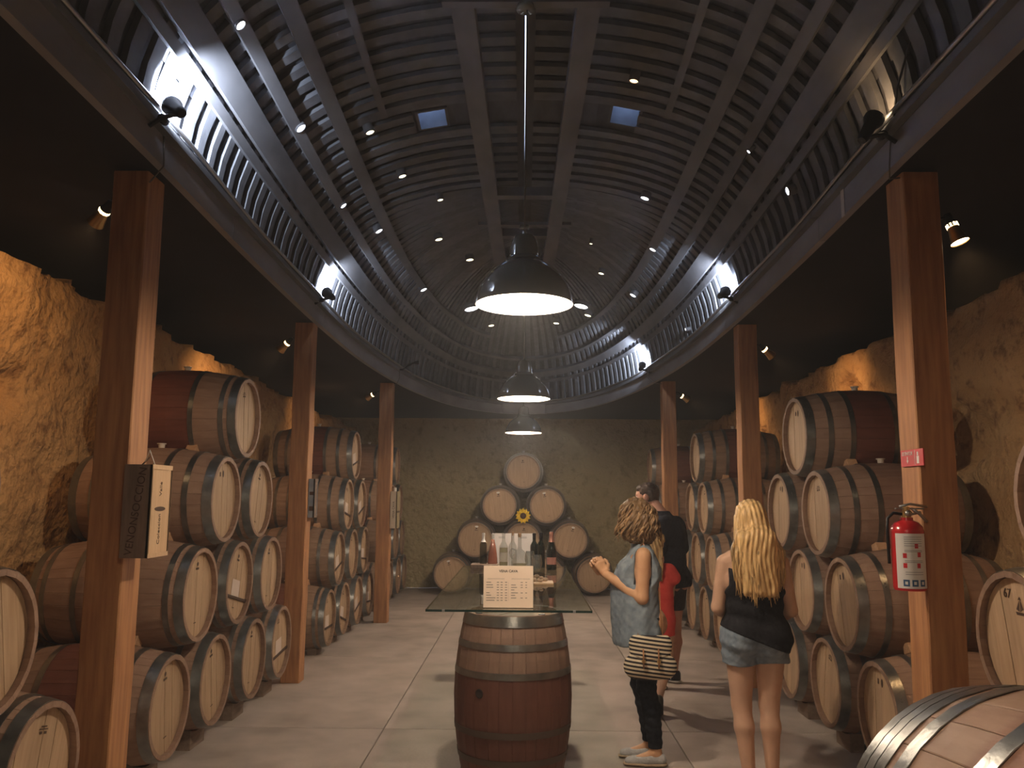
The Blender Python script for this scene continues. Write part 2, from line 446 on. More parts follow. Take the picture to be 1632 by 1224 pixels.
# gunwale boards: 14 lengths of curved board each side, butt jointed
def gun(sa, sb, sg, z0, z1, off, th, name, m, n=14):
    vs = []; fs = []
    for s in np.linspace(sa, sb, n):
        x, y = outline(s); x2, y2 = outline(min(OLEN, s + .03)); x1, y1 = outline(max(0, s - .03))
        if s >= OLEN - .03: nx, ny = 0, 1
        else:
            t = Vector((x2 - x1, y2 - y1)).normalized(); nx, ny = -t.y, t.x
            if nx * -1 < 0: pass
            nx, ny = t.y, -t.x        # outward for +x side
        for o, z in ((off - th, z0), (off, z0), (off, z1), (off - th, z1)):
            vs.append(Vector((sg * (x + nx * o), y + ny * o, zg(y) + z)))
    for i in range(n - 1):
        for k in range(4):
            k2 = (k + 1) % 4; fs.append((i * 4 + k, i * 4 + k2, (i + 1) * 4 + k2, (i + 1) * 4 + k))
    fs.append((0, 1, 2, 3)); e = (n - 1) * 4; fs.append((e + 3, e + 2, e + 1, e)); return bpart(name, vs, fs, m)
cuts = [0, 2.6, 5.2, 7.8, 10.4, 13.0, 15.6, OLEN - .42]
for sg in (-1, 1):
    for a, b in zip(cuts, cuts[1:]):
        gun(a + .003, b - .003, sg, 0, .15, .0, .045, 'gunwale_board', GUNM)
        gun(a + .003, b - .003, sg, .15, .19, .012, .10, 'gunwale_cap', BEAMM)
    gun(OLEN - .415, OLEN, sg, .0, .16, .01, .06, 'bow_board', GUNM, 8)
# skylights
SKYG = bpy.data.materials.new('skylight_glass'); SKYG.use_nodes = True; SKYG.node_tree.nodes.clear()
_o2 = SKYG.node_tree.nodes.new('ShaderNodeOutputMaterial'); _t2 = SKYG.node_tree.nodes.new('ShaderNodeBsdfTransparent'); _t2.inputs[0].default_value = (.85, .92, 1, 1); SKYG.node_tree.links.new(_t2.outputs[0], _o2.inputs[0])
PANE = emit('daylit_pane', (.62, .72, 1.0), 1.1)
for (s, u, sg) in SKY:
    c = hull(s, u, sg); n = hull_n(s, u, sg); t = (hull(s + .05, u, sg) - hull(s - .05, u, sg)).normalized(); b = n.cross(t).normalized()
    M = Matrix((b, t, n)).transposed().to_4x4(); M.translation = c
    a = (hull(s, u + DU, sg) - hull(s, u - DU, sg)).length / 2
    m = MB()
    for q in ((-a - .02, -a, -DS, DS), (a, a + .02, -DS, DS), (-a - .02, a + .02, -DS - .02, -DS), (-a - .02, a + .02, DS, DS + .02)):
        m.box(q[0], q[1], q[2], q[3], -.16, .02, M)
    f = bpart('skylight_frame', m.v, m.f, RIBM)
    g = MB().box(-a, a, -DS, DS, -.15, -.144, M)
    gl = link('pane', mkmesh('pane', [v - BO for v in g.v], g.f, False, SKYG), None, f)
# glass ports glowing with daylight / reflected lamp light
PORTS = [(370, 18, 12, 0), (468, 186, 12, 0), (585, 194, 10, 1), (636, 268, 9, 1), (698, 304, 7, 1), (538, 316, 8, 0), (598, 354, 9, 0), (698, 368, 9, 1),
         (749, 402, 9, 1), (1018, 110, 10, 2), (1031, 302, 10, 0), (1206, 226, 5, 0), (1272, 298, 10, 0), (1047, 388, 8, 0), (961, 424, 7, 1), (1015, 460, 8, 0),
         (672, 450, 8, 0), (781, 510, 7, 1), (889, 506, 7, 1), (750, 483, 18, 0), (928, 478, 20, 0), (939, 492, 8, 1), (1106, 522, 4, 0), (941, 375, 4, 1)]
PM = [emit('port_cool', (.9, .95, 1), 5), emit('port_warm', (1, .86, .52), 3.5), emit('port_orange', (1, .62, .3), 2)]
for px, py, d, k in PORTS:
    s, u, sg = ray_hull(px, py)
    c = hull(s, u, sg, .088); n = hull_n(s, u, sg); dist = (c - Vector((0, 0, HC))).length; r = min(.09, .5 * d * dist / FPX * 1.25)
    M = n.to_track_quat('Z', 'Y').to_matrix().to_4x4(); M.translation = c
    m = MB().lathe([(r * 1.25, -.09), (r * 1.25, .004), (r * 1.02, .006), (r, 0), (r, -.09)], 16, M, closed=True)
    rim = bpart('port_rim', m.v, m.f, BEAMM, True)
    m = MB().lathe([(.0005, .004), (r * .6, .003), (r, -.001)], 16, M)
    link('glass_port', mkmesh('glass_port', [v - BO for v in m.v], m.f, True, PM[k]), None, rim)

# ------------------------------------------------------------------ posts
def post(x0, x1, y0, dy, ztop, label, side):
    e = empty('wooden_post', ((x0 + x1) / 2, y0 + dy / 2, 0)); tag(e, label, 'post', 'posts holding up the boat hull')
    w = (x1 - x0) / 2; M = MB(); rings = []; n = 14; vs = []; fs = []
    b = .006
    prof = [(-w, -dy / 2 + b), (-w + b, -dy / 2), (w - b, -dy / 2), (w, -dy / 2 + b), (w, dy / 2 - b), (w - b, dy / 2), (-w + b, dy / 2), (-w, dy / 2 - b)]
    for i in range(n):
        z = ztop * i / (n - 1); j = .0035
        dx, dy_ = random.uniform(-j, j), random.uniform(-j, j)
        for p in prof: vs.append((p[0] + dx, p[1] + dy_, z))
    for i in range(n - 1):
        for k in range(8):
            k2 = (k + 1) % 8; fs.append((i * 8 + k, i * 8 + k2, (i + 1) * 8 + k2, (i + 1) * 8 + k))
    fs.append(tuple(range(7, -1, -1))); fs.append(tuple((n - 1) * 8 + k for k in range(8)))
    link('post_shaft', mkmesh('post_shaft', vs, fs, False, POSTM), None, e)
    # steel angle bracket under the beam, on the aisle side
    return e
POSTS = [(-2.11, -1.93, 4.1, .20, zg(4.2), 'thick redwood post nearest on the left, with the big wooden wine box on it'),
         (-2.10, -1.935, 7.55, .17, zg(7.6), 'redwood post second from the front on the left, between two barrel stacks'),
         (-1.92, -1.745, 11.1, .17, zg(11.2), 'farthest redwood post on the left, with a pale box hung on it'),
         (1.91, 2.09, 4.1, .20, zg(4.2), 'thick redwood post nearest on the right, carrying the fire extinguisher'),
         (1.95, 2.12, 7.55, .17, zg(7.6), 'redwood post second from the front on the right, behind the blonde woman'),
         (1.80, 1.975, 10.85, .17, zg(10.9), 'farthest redwood post on the right, behind the man in black')]
for p in POSTS: post(*p, 0)

# ------------------------------------------------------------------ barrels
R, RH, L = .345, .283, .93
def rad(x): return R - (R - RH) * (abs(x) / (L / 2)) ** 1.9
NST = 28
def stave_mesh(a, nseg=8, th=.026):
    vs = []; fs = []; g = .0005 / R
    for i in range(nseg + 1):
        x = -L / 2 + L * i / nseg; r = rad(x)
        for ang, rr in ((-a + g, r - .0009), (-a * .92, r), (a * .92, r), (a - g, r - .0009), (a - g, r - th), (-a + g, r - th)):
            vs.append((x, rr * math.sin(ang), rr * math.cos(ang)))
    for i in range(nseg):
        for k in range(6):
            k2 = (k + 1) % 6; fs.append((i * 6 + k, (i + 1) * 6 + k, (i + 1) * 6 + k2, i * 6 + k2))
    fs.append((0, 1, 2, 3, 4, 5)); e = nseg * 6; fs.append((e + 5, e + 4, e + 3, e + 2, e + 1, e)); return vs, fs
wts = [1.0, 1.2, .85]; seq = [0, 1, 2, 0, 0, 2, 1] * 4
tot = sum(wts[k] for k in seq); HALF = [PI * w / tot for w in wts]
STV = []
for a in HALF:
    v, f = stave_mesh(a); me = mkmesh('stave', v, f, False, OAK); STV.append(me)
STA = []; acc = -HALF[seq[0]]
for k in seq: STA.append((k, acc + HALF[k])); acc += 2 * HALF[k]
mb = MB()
for k, ang in STA:
    v, f = stave_mesh(HALF[k], 6); Mx = Matrix.Rotation(-ang, 4, 'X'); mb.add([Mx @ Vector(p) for p in v], f)
BODY = mkmesh('staves', mb.v, mb.f, False, OAKF)
RI = RH - .022; XH = L / 2 - .034
def plank_mesh(y0, y1, xa, xb, r):
    ys = np.linspace(y0, y1, 5); top = [(y, math.sqrt(max(0, r * r - y * y))) for y in ys]
    out = [(y, -z) for y, z in top] + [(y, z) for y, z in reversed(top)]; n = len(out)
    vs = [(xa, y, z) for y, z in out] + [(xb, y, z) for y, z in out]
    fs = [tuple(range(n)), tuple(range(2 * n - 1, n - 1, -1))] + [(i, n + i, n + (i + 1) % n, (i + 1) % n) for i in range(n)]
    return vs, fs
NP = 6; HP = []; hb = MB(); pe = [-RI + 2 * RI * q for q in (0, .15, .33, .5, .68, .86, 1)]
for i in range(NP):
    dx = [0, .0012, -.0008, .0005, .0014, 0][i]
    v, f = plank_mesh(pe[i] + .0012, pe[i + 1] - .0012, XH - .02, XH + dx, RI); HP.append(mkmesh('head_plank', v, f, False, HEADM)); hb.add(v, f)
HEADJ = mkmesh('head', hb.v, hb.f, False, HEADM)
def hoop_mesh(x0, x1, th=.0022):
    v = []; n = 40; vs = []; fs = []
    for i in range(n):
        t = 2 * PI * i / n
        for x, o in ((x0, .0), (x0, th), (x1, th), (x1, .0)):
            r = rad(x) + o + .0006; vs.append((x, r * math.sin(t), r * math.cos(t)))
    for i in range(n):
        j = (i + 1) % n
        for k in range(4): k2 = (k + 1) % 4; fs.append((i * 4 + k, j * 4 + k, j * 4 + k2, i * 4 + k2))
    mb2 = MB(); mb2.add(vs, fs)
    xm = (x0 + x1) / 2
    for dt in (-.03, .03):     # rivets
        r = rad(xm) + th; c = Vector((xm, r * math.sin(1.1 + dt), r * math.cos(1.1 + dt)))
        mb2.ball(c, .0045, 4)
    me = mkmesh('hoop', mb2.v, mb2.f, True, HOOPM); sharpen(me, .6); return me
HOOPS = [hoop_mesh(*q) for q in ((.405, .462), (.283, .318), (.135, .170), (-.170, -.135), (-.318, -.283), (-.462, -.405))]
HOOPS_B = [hoop_mesh(*q) for q in ((.410, .462), (.350, .382), (.150, .183), (-.183, -.150), (-.382, -.350), (-.462, -.410))]
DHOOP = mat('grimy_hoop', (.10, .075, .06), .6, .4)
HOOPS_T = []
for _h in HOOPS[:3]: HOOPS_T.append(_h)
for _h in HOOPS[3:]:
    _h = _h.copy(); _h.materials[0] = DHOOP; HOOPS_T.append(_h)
HOOPS_F = [hoop_mesh(*q) for q in ((.428, .463), (.392, .424), (.352, .388), (.285, .325), (.095, .135), (-.135, -.095), (-.325, -.285), (-.388, -.352), (-.424, -.392), (-.463, -.428))]
b_ = MB().lathe([(.0001, -.01), (.019, -.01), (.023, .022), (.030, .024), (.030, .030), (.0001, .031)], 14); BUNGME = mkmesh('bung', b_.v, b_.f, True, BUNG); sharpen(BUNGME, .5)
# branded stamp: small emblem near the head's top
def stamp_mesh(v):
    m = MB(); x = XH + .0018
    def q(y0, y1, z0, z1): m.box(x - .0008, x + .0004, y0, y1, z0, z1)
    if v == 0:
        m.add([(x + .0004, .013 * math.sin(t), .185 + .013 * math.cos(t)) for t in np.linspace(0, 2 * PI, 15)[:-1]], [tuple(range(14))])
        for a_, b_ in ((-.024, -.010), (-.006, .006), (.011, .022)): q(a_, b_, .150, .163)
        q(-.018, .018, -.175, -.170)
    elif v == 1:
        m.add([(x + .0004, .014 * math.sin(t) + .01, .17 + .024 * math.cos(t)) for t in np.linspace(0, 2 * PI, 17)[:-1]], [tuple(range(16))])
        q(-.05, -.035, .155, .185)
    else:
        q(-.035, .03, .168, .172); q(-.022, .02, .178, .183); q(-.03, -.012, .150, .161); q(.002, .022, .150, .161)
    return mkmesh('stamp', m.v, m.f, False, INK)
STAMP = [stamp_mesh(i) for i in range(3)]
ov = MB().add([(XH + .0022, .03 * math.sin(t), .215 + .016 * math.cos(t)) for t in np.linspace(0, 2 * PI, 21)[:-1]], [tuple(range(20))])
OVAL = mkmesh('oval_label', ov.v, ov.f, False, CHALK)
PAPER = mat('paper_tag', (.72, .60, .52), .8)
pt = MB().box(XH + .001, XH + .0022, -.07, .09, -.10, .02); PTAG = mkmesh('paper_tag', pt.v, pt.f, False, PAPER)
bt = MB().box(XH, XH + .012, -.245, .245, -.115, -.095, bev=.002); BATTEN = mkmesh('cross_batten', bt.v, bt.f, False, INK)

def barrel(cx, cy, cz, rz, label, group, detail=True, stand=False, stain=None, tone=None, stamp=None, paper=False, oval=False, hoops=None, tilt=0, roll=0, low=0):
    """lying barrel: axis local X, head +X looks at the viewer; cz = axis height"""
    z0 = cz - (L / 2 if stand else R)
    e = empty('wine_barrel', (cx, cy, z0), rz)
    if tilt: e.rotation_euler = (0, tilt, rz)
    tag(e, label, 'barrel', group)
    stain = random.choice([0, .15, .3, .6, .9]) if stain is None else stain
    tone = random.uniform(.85, 1.12) if tone is None else tone
    c = (stain, tone, low, 1)
    if stand: B = Matrix.Translation((0, 0, L / 2)) @ Matrix.Rotation(-PI / 2, 4, 'Y')
    else: B = Matrix.Translation((0, 0, R))
    B = B @ Matrix.Rotation(roll, 4, 'X')
    def add(name, me, Mx=None):
        o = link(name, me, None, e); o.matrix_local = B @ (Mx or Matrix.Identity(4)); o.color = c; return o
    fr = Matrix.Rotation(random.uniform(-.25, .25), 4, 'X')
    if detail:
        for k, ang in STA: add('stave', STV[k], Matrix.Rotation(-ang, 4, 'X'))
        for me in HP: add('head_plank', me, fr)
    else:
        tag(add('staves', BODY), None, kind='stuff'); add('head', HEADJ, fr)
    add('head', HEADJ, Matrix.Rotation(PI, 4, 'Z'))
    for me in (hoops or HOOPS): add('hoop', me)
    if not stand: add('bung', BUNGME, Matrix.Translation((0, 0, R)))
    if stamp is not None: tag(add('stamp', STAMP[stamp], fr), None, kind='stuff')
    if paper: add('paper_tag', PTAG, fr); add('cross_batten', BATTEN, fr)
    if oval: add('oval_label', OVAL, fr)
    return e
ORD = ['nearest', 'second', 'third', 'fourth']
ROWN = ['bottom row', 'second row', 'third row', 'top row']
RADW = R
def wedge(x, y, z, rz, label, group):
    m = MB().box(-.035, .035, -.05, .05, 0, .06, bev=.003)
    for i, v in enumerate(m.v):
        if v.z > .03: m.v[i] = Vector((v.x, v.y * .72 + .012, v.z))
    o = m.build('wooden_wedge', WEDGEM, None, loc=(x, y, z), rot=(0, 0, rz)); tag(o, label, 'wedge', group); return o
def saddle(x, y, zc, r, label):
    m = MB(); n = 8; hw = .12; vs = []; r += .0015
    for i in range(n + 1):
        yy = -hw + 2 * hw * i / n; z = zc - math.sqrt(r * r - yy * yy)
        for xx in (-.045, .045): vs += [(xx, yy, 0), (xx, yy, z)]
    fs = []
    for i in range(n):
        a = 4 * i; fs += [(a, a + 1, a + 5, a + 4), (a + 2, a + 6, a + 7, a + 3), (a + 1, a + 3, a + 7, a + 5), (a, a + 4, a + 6, a + 2)]
    fs += [(0, 2, 3, 1), (4 * n, 4 * n + 1, 4 * n + 3, 4 * n + 2)]
    m.add(vs, fs); tag(m.build('saddle_block', RAILM, None, loc=(x, y, 0)), label, 'block', 'saddle blocks under the bottom barrels')
def stack(side, ys_rows, zs, where, group, detail, special={}, xs=2.0, xo=None):
    sg = -1 if side == 'left' else 1
    for r, ys in enumerate(ys_rows):
        for i, y in enumerate(ys):
            o = ORD[i] if len(ys) > 1 else 'only'
            lab = f'oak barrel, {o} in the {ROWN[r]}, {where}' if len(ys) > 1 else f'lone oak barrel in the {ROWN[r]}, {where}'
            xh = xs + (0 if xo is None else xo.get((r, i), 0)) + random.uniform(-.012, .012)
            kw = dict(stamp=random.choice([0, 0, 1, 2]), hoops=HOOPS_B if (side == 'left' and random.random() < .75) else None); kw.update(special.get((r, i), {}))
            bo = barrel(sg * (xh + L / 2), y, zs[r], 0 if sg < 0 else PI, lab, group, detail, **kw)
            if where == 'front right pile' and r == 1: FRB.append(bo)
            if r == 0 and zs[0] > R + .004:
                for dx, nm in ((.15, 'front'), (.76, 'rear')): saddle(sg * (xh + dx), y, zs[0], rad(L / 2 - dx), f'wooden saddle block under the {nm} of the {o if len(ys) > 1 else "lone"} bottom barrel, {where}')
            if r > 0:
                # wedge sits on the shoulder of the barrel below, on the near side of the upper barrel
                below = [q for q in ys_rows[r - 1] if q < y]
                if below:
                    yb = max(below); dy = .115; xw = xh + .30; rb = rad(L / 2 - .30)
                    zw = zs[r - 1] + math.sqrt(rb * rb - dy * dy) - .004
                    w = wedge(sg * xw, yb + dy, zw, 0, f'wooden wedge under the {o} {ROWN[r]} barrel, {where}' if len(ys) > 1 else f'wooden wedge under the lone {ROWN[r]} barrel, {where}', 'wedges between stacked barrels')
                    w.rotation_euler = (-dy / rb * .9, 0, 0)
FRB = []
def rails(side, y0, y1, h, where, xs=2.0):
    sg = -1 if side == 'left' else 1
    for dx, nm in ((.16, 'front'), (.72, 'rear')):
        x = sg * (xs + dx); rr = rad(L / 2 - dx - .035); hh = h + (R - rr)
        # scalloped rail: seats for barrels are simple blocks of height up to the belly
        m = MB().box(x - .035, x + .035, y0, y1, 0, hh - .002, bev=.004)
        tag(m.build('timber_rail', RAILM), f'dark floor rail under the {nm} ends, {where}', 'rail', 'timber rails under the barrels')
GL, GR = 'oak barrels stacked along the left wall', 'oak barrels stacked along the right wall'
# left, from the camera on
stack('left', [[3.66, ], [3.29], [2.93]], [.46, 1.04, 1.62], 'front left pile', GL, True, {(0, 0): dict(stamp=2, stain=.2), (1, 0): dict(stamp=0, stain=.3)}, xs=2.0)
A_L = [[4.97, 5.70, 6.43, 7.16], [5.335, 6.065, 6.795], [5.70, 6.43], [6.065]]
stack('left', A_L, [.415, 1.0, 1.585, 2.17], 'first left stack', GL, True,
      {(3, 0): dict(stain=1, tone=1.05), (1, 1): dict(paper=True), (0, 3): dict(paper=True), (2, 0): dict(stain=0)})
B_L = [[8.97, 9.72, 10.47, 11.22], [9.345, 10.095, 10.845], [9.72, 10.47], [10.095]]
stack('left', B_L, [.36, .94, 1.52, 2.10], 'second left stack', GL, False,
      {(0, 0): dict(paper=True), (0, 1): dict(paper=True), (0, 2): dict(paper=True), (0, 3): dict(paper=True), (1, 0): dict(paper=True), (1, 2): dict(paper=True), (2, 0): dict(paper=True), (2, 1): dict(paper=True), (3, 0): dict(paper=True, stain=1)})
C_L = [[12.3, 13.03, 13.76, 14.49], [12.665, 13.395, 14.125], [13.03, 13.76], [13.395]]
stack('left', C_L, [.355, .935, 1.515, 2.095], 'third left stack', GL, False)
# right
stack('right', [[3.2, 3.95], [3.575], [3.2]], [.46, 1.04, 1.62], 'front right pile', GR, True, {(1, 0): dict(stamp=None, stain=.2)})
A_R = [[5.0, 5.82, 6.64, 7.42], [5.42, 6.24, 7.03], [5.86, 6.66], [6.27]]
stack('right', A_R, [.41, .965, 1.52, 2.075], 'first right stack', GR, True,
      {(3, 0): dict(stain=1, tone=.85, stamp=1), (1, 0): dict(stamp=1, stain=.1), (0, 0): dict(stamp=1, stain=.1)}, xo={(0, 3): .14})
B_R = [[8.87, 9.62, 10.37, 11.12], [9.245, 9.995, 10.745], [9.62, 10.37], [9.995]]
stack('right', B_R, [.355, .93, 1.51, 2.09], 'second right stack', GR, False, {(3, 0): dict(stain=1)}, xs=2.02)
C_R = [[12.3, 13.03, 13.76, 14.49], [12.665, 13.395, 14.125], [13.03, 13.76], [13.395]]
stack('right', C_R, [.355, .935, 1.515, 2.095], 'third right stack', GR, False)
# pyramid on the back wall
GP = 'oak barrels in the pyramid against the far wall'
PYR = [(-1.19, .345, 'bottom left corner'), (-.40, .345, 'bottom row, second from the left'), (.39, .345, 'bottom row, third from the left'), (1.18, .345, 'bottom right corner'),
       (-.795, .911, 'second row, left end'), (-.005, .911, 'second row, middle, under the sunflower'), (.785, .911, 'second row, right end'),
       (-.395, 1.477, 'third row, left'), (.395, 1.477, 'third row, right'), (0, 2.043, 'very top')]
for i, (x, z, w) in enumerate(PYR):
    barrel(x, 14.2 + L / 2, z, -PI / 2, f'oak barrel of the far pyramid, {w}', GP, False, stamp=0, oval=(i not in (3, 9, 5)), tone=.9, stain=.2)
# standing barrels under the glass table
GT = 'standing barrels under the glass table'
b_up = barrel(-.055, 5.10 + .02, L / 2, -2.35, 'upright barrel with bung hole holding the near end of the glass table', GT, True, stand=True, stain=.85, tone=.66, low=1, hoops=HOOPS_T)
b_up.scale.z = 1.022
barrel(-.04, 7.45, L / 2, .4, 'upright barrel under the far end of the glass table', GT, False, stand=True, stain=.5, tone=.8).scale.z = 1.022
_t = -.56; _p = Vector((-.055 + .3435 * math.sin(_t), 5.12 - .3435 * math.cos(_t), .535)); _M = Matrix.Translation(_p) @ Matrix.Rotation(_t, 4, 'Z') @ Matrix.Rotation(PI / 2, 4, 'X')
_R = Matrix.Translation(b_up.location) @ Matrix.Rotation(-2.35, 4, 'Z') @ Matrix.Diagonal((1, 1, 1.022, 1))
_b = MB().lathe([(.0005, .0015), (.017, .0015), (.019, .003), (.022, .0035), (.026, .0005)], 20).build('bung_hole', mat('bung_hole_dark', (.02, .012, .01), .8), b_up, True); _b.matrix_local = _R.inverted() @ _M
# foreground barrel beside the camera, lying along the aisle on two others
GF = 'barrels lying beside the camera at the lower right'
barrel(.926, 1.221, .974, -1.434, 'big blond oak barrel in the lower right corner, hoops packed at its end', GF, True, hoops=HOOPS_F, stain=.45, tone=1.12)
for x, w in ((.56, 'left'), (1.30, 'right')):
    z = .974 - math.sqrt((2 * R) ** 2 - .37 ** 2)
    barrel(x, 1.22, z + .0, -1.434, f'oak barrel out of frame under the lower right corner barrel, {w} one', GF, False)

# ------------------------------------------------------------------ pendant lamps
def pendant(x, y, z, label, power=P_PEND):
    e = empty('pendant_lamp', (x, y, z)); tag(e, label, 'lamp', 'grey pendant lamps over the aisle')
    po = [(.25, 0), (.2485, .012), (.245, .035), (.236, .07), (.222, .10), (.202, .133), (.175, .166), (.145, .193), (.118, .212), (.098, .223), (.090, .229)]
    pi = [(r - .004, z_ - (.002 if z_ > .01 else 0)) for r, z_ in po]
    MB().lathe(po, 56).build('lamp_shade', SHADE, e, True)
    MB().lathe(list(reversed(pi)) + [(.25, 0)], 56).build('shade_lining', ENAMEL, e, True)
    MB().lathe([(.094, .222), (.094, .236), (.086, .244), (.078, .25), (.074, .30), (.066, .335), (.058, .35), (.05, .362), (.02, .368), (.012, .372), (.012, .385)], 32).build('lamp_cap', SHADE, e, auto=.5)
    MB().ball((0, 0, .09), .045, 10, (1, 1, 1.2)).build('bulb', BULB, e, True)
    MB().lathe([(.02, .15), (.022, .15), (.022, .24), (.001, .24)], 12).build('bulb_socket', ENAMEL, e, True)
    top = 4.20 - z
    MB().tube([(0, 0, .37), (.002, 0, top * .5), (.008, 0, top)], .0045, 6).build('cable', CORD, e, True)
    MB().lathe([(.001, top), (.05, top), (.045, top + .03), (.001, top + .03)], 16).build('ceiling_rose', SHADE, e, True)
    MB().box(-.45 - x, .45 - x, -.03, .03, top + .03, top + .06).build('hanger_slat', BEAMM, e)
    light('pendant_light', 'POINT', (0, 0, .03), power, WARM, e, .05)
pendant(0, 4.2, 2.585, 'grey enamel pendant lamp nearest the camera, largest of three')
pendant(0, 7.9, 2.535, 'grey enamel pendant lamp in the middle of the row of three')
pendant(0.0, 11.6, 2.495, 'grey enamel pendant lamp farthest away, smallest in view')
pendant(0, .45, 2.62, 'grey enamel pendant lamp over the camera, out of the frame', P_PEND * .62)

# ------------------------------------------------------------------ spots on posts that light the walls
def wallspot(x, y, z, aim, label, power):
    p = Vector((x, y, z)); d = (Vector(aim) - p).normalized(); e = empty('spot_lamp', p)
    e.rotation_euler = d.to_track_quat('-Z', 'Y').to_euler(); tag(e, label, 'spotlight', 'brass spots high on the posts')
    MB().lathe([(.046, -.06), (.044, -.055), (.036, -.02), (.030, .01), (.028, .03)], 20).build('reflector', BRASS, e, True)
    m = MB()
    for k in range(10):
        t = 2 * PI * k / 10; M = Matrix.Rotation(t, 4, 'Z'); m.box(.026, .030, -.004, .004, .03, .05, M)
    m.build('vent_fins', emit('glowing_vent', (1, .75, .4), 2.5), e)
    MB().lathe([(.031, .05), (.031, .056), (.022, .07), (.018, .11), (.001, .112)], 16).build('lamp_socket', DMETAL, e, True)
    MB().lathe([(.0005, -.052), (.043, -.054)], 20).build('lens', LENS, e, True)
    light('spot_light', 'SPOT', (0, 0, -.065), power, AMBER, e, .03, angle=1.9, blend=1.0)
    return e
SP = [(-2.22, 4.22, 3.06, (-3.1, 4.85, 2.45), 'brass spot lamp on the outer side of the nearest left post', .85),
      (-2.22, 7.65, 2.99, (-3.1, 8.1, 2.3), 'brass spot lamp beside the second left post', 1),
      (-2.06, 11.2, 2.95, (-3.1, 11.7, 2.4), 'brass spot lamp beside the farthest left post', .8),
      (2.22, 4.22, 2.98, (2.6, 3.9, 1.5), 'brass spot lamp beside the nearest right post, its lens showing bright', .9),
      (2.24, 7.65, 2.95, (3.05, 7.9, 2.3), 'brass spot lamp beside the second right post', .9),
      (2.10, 10.95, 2.92, (3.0, 11.2, 2.4), 'brass spot lamp beside the farthest right post', .9)]
for x, y, z, aim, lab, pw in SP:
    s = wallspot(x, y, z, aim, lab, P_WALL * pw); sg = -1 if x < 0 else 1
    q = s.matrix_world if False else None
    d = (Vector(aim) - Vector((x, y, z))).normalized(); tail = Vector((x, y, z)) - d * .1
    px_ = {(-1): {4.22: -2.11, 7.65: -2.10, 11.2: -1.92}, 1: {4.22: 2.09, 7.65: 2.12, 10.95: 1.975}}[sg][y]
    inv = s.rotation_euler.to_matrix().inverted()
    MB().tube([inv @ (v - Vector((x, y, z))) for v in (tail, Vector(((tail.x + px_) / 2, y, z + .07)), Vector((px_, y, z + .06)))], .008, 8).build('arm', DMETAL, s, True)

# ------------------------------------------------------------------ uplights on the gunwale
def uplight(x, y, z, aim, label, power, col, on=True):
    p = Vector((x, y, z)); d = (Vector(aim) - p).normalized(); e = empty('flood_lamp', p)
    e.rotation_euler = d.to_track_quat('-Z', 'Y').to_euler(); tag(e, label, 'floodlight', 'flood lamps clamped to the hull edge')
    MB().lathe([(.048, -.05), (.050, -.05), (.050, -.03), (.032, .01), (.028, .10), (.02, .12), (.001, .12)], 20).build('lamp_housing', DMETAL, e, auto=.6)
    MB().lathe([(.0005, -.040), (.047, -.042)], 20).build('lens', LENSC if col == COOL else LENS, e, True)
    sg = 1 if x > 0 else -1; inv = e.rotation_euler.to_matrix().inverted()
    MB().tube([inv @ v for v in (-d * .10, Vector((sg * .06, .0, -.05)), Vector((sg * .12, 0, -.09)))], .012, 8).build('swivel_arm', DMETAL, e, True)
    MB().tube([inv @ v for v in (Vector((sg * .06, .0, -.05)), Vector((sg * .07, .06, -.04)))], .022, 8).build('swivel_knob', DMETAL, e, True)
    light('flood_light', 'SPOT', (0, 0, -.055), power, col, e, .03, angle=2.0, blend=.7)
UP = [(-1.70, 3.84, 3.47, (-1.87, 4.02, 3.62), 'flood lamp blazing white on the left hull edge nearest the camera', P_UP * 2.2, COOL),
      (-1.77, 7.40, 3.42, (-1.93, 7.60, 3.56), 'flood lamp glowing white above the second left post', P_UP, COOL),
      (1.77, 7.30, 3.42, (1.93, 7.52, 3.56), 'flood lamp glowing white above the second right post', P_UP, COOL),
      (1.56, 11.0, 3.34, (1.66, 11.25, 3.50), 'flood lamp glowing white above the farthest right post', P_UP, COOL),
      (1.70, 3.95, 3.44, (1.84, 4.02, 3.66), 'dim warm flood lamp on the right hull edge nearest the camera', P_UP * .014, AMBER)]
for u in UP: uplight(*u)
u = UP[-1]
# unlit fitting on the left by the third post
e = empty('flood_lamp', (-1.53, 11.0, 3.34)); tag(e, 'small unlit lamp fitting above the farthest left post', 'floodlight', 'flood lamps clamped to the hull edge')
MB().tube([(0, 0, 0), (.06, .0, .03), (.13, .02, .04)], [.02, .012, .03], 10).build('lamp_housing', DMETAL, e, True)
MB().tube([(0, 0, 0), (-.08, 0, -.06), (-.12, 0, -.06)], .012, 8).build('swivel_arm', DMETAL, e, True)

# conduit along the hull edge
for sg, nm in ((-1, 'left'), (1, 'right')):
    pts = []
    for s in np.linspace(.5, OLEN - .25, 80):
        x, y = outline(s); x2, y2 = outline(min(OLEN, s + .03)); t = Vector((x2 - x, y2 - y)).normalized()
        pts.append((sg * (x - t.y * .085), y + t.x * .085, zg(y) + .215 + .008 * math.sin(s * 2.1)))
    c = MB().tube(pts, .013, 8).build('conduit_pipe', METAL, None, True)
    tag(c, f'thin steel conduit running along the {nm} hull edge', 'pipe', 'conduits along the hull edge')
def wire(pts, r, label, m=None):
    tag(MB().tube(pts, r, 6).build('wire', m or CORD, None, True), label, 'wire')
wire([(-1.84, 4.02, zg(4) + .26), (-1.825, 4.03, zg(4) + .1), (-1.825, 4.04, zg(4) - .0), (-1.90, 4.09, zg(4) - .05), (-1.925, 4.11, zg(4) - .06)], .004, 'thin wire dropping from the left conduit to the nearest left post')
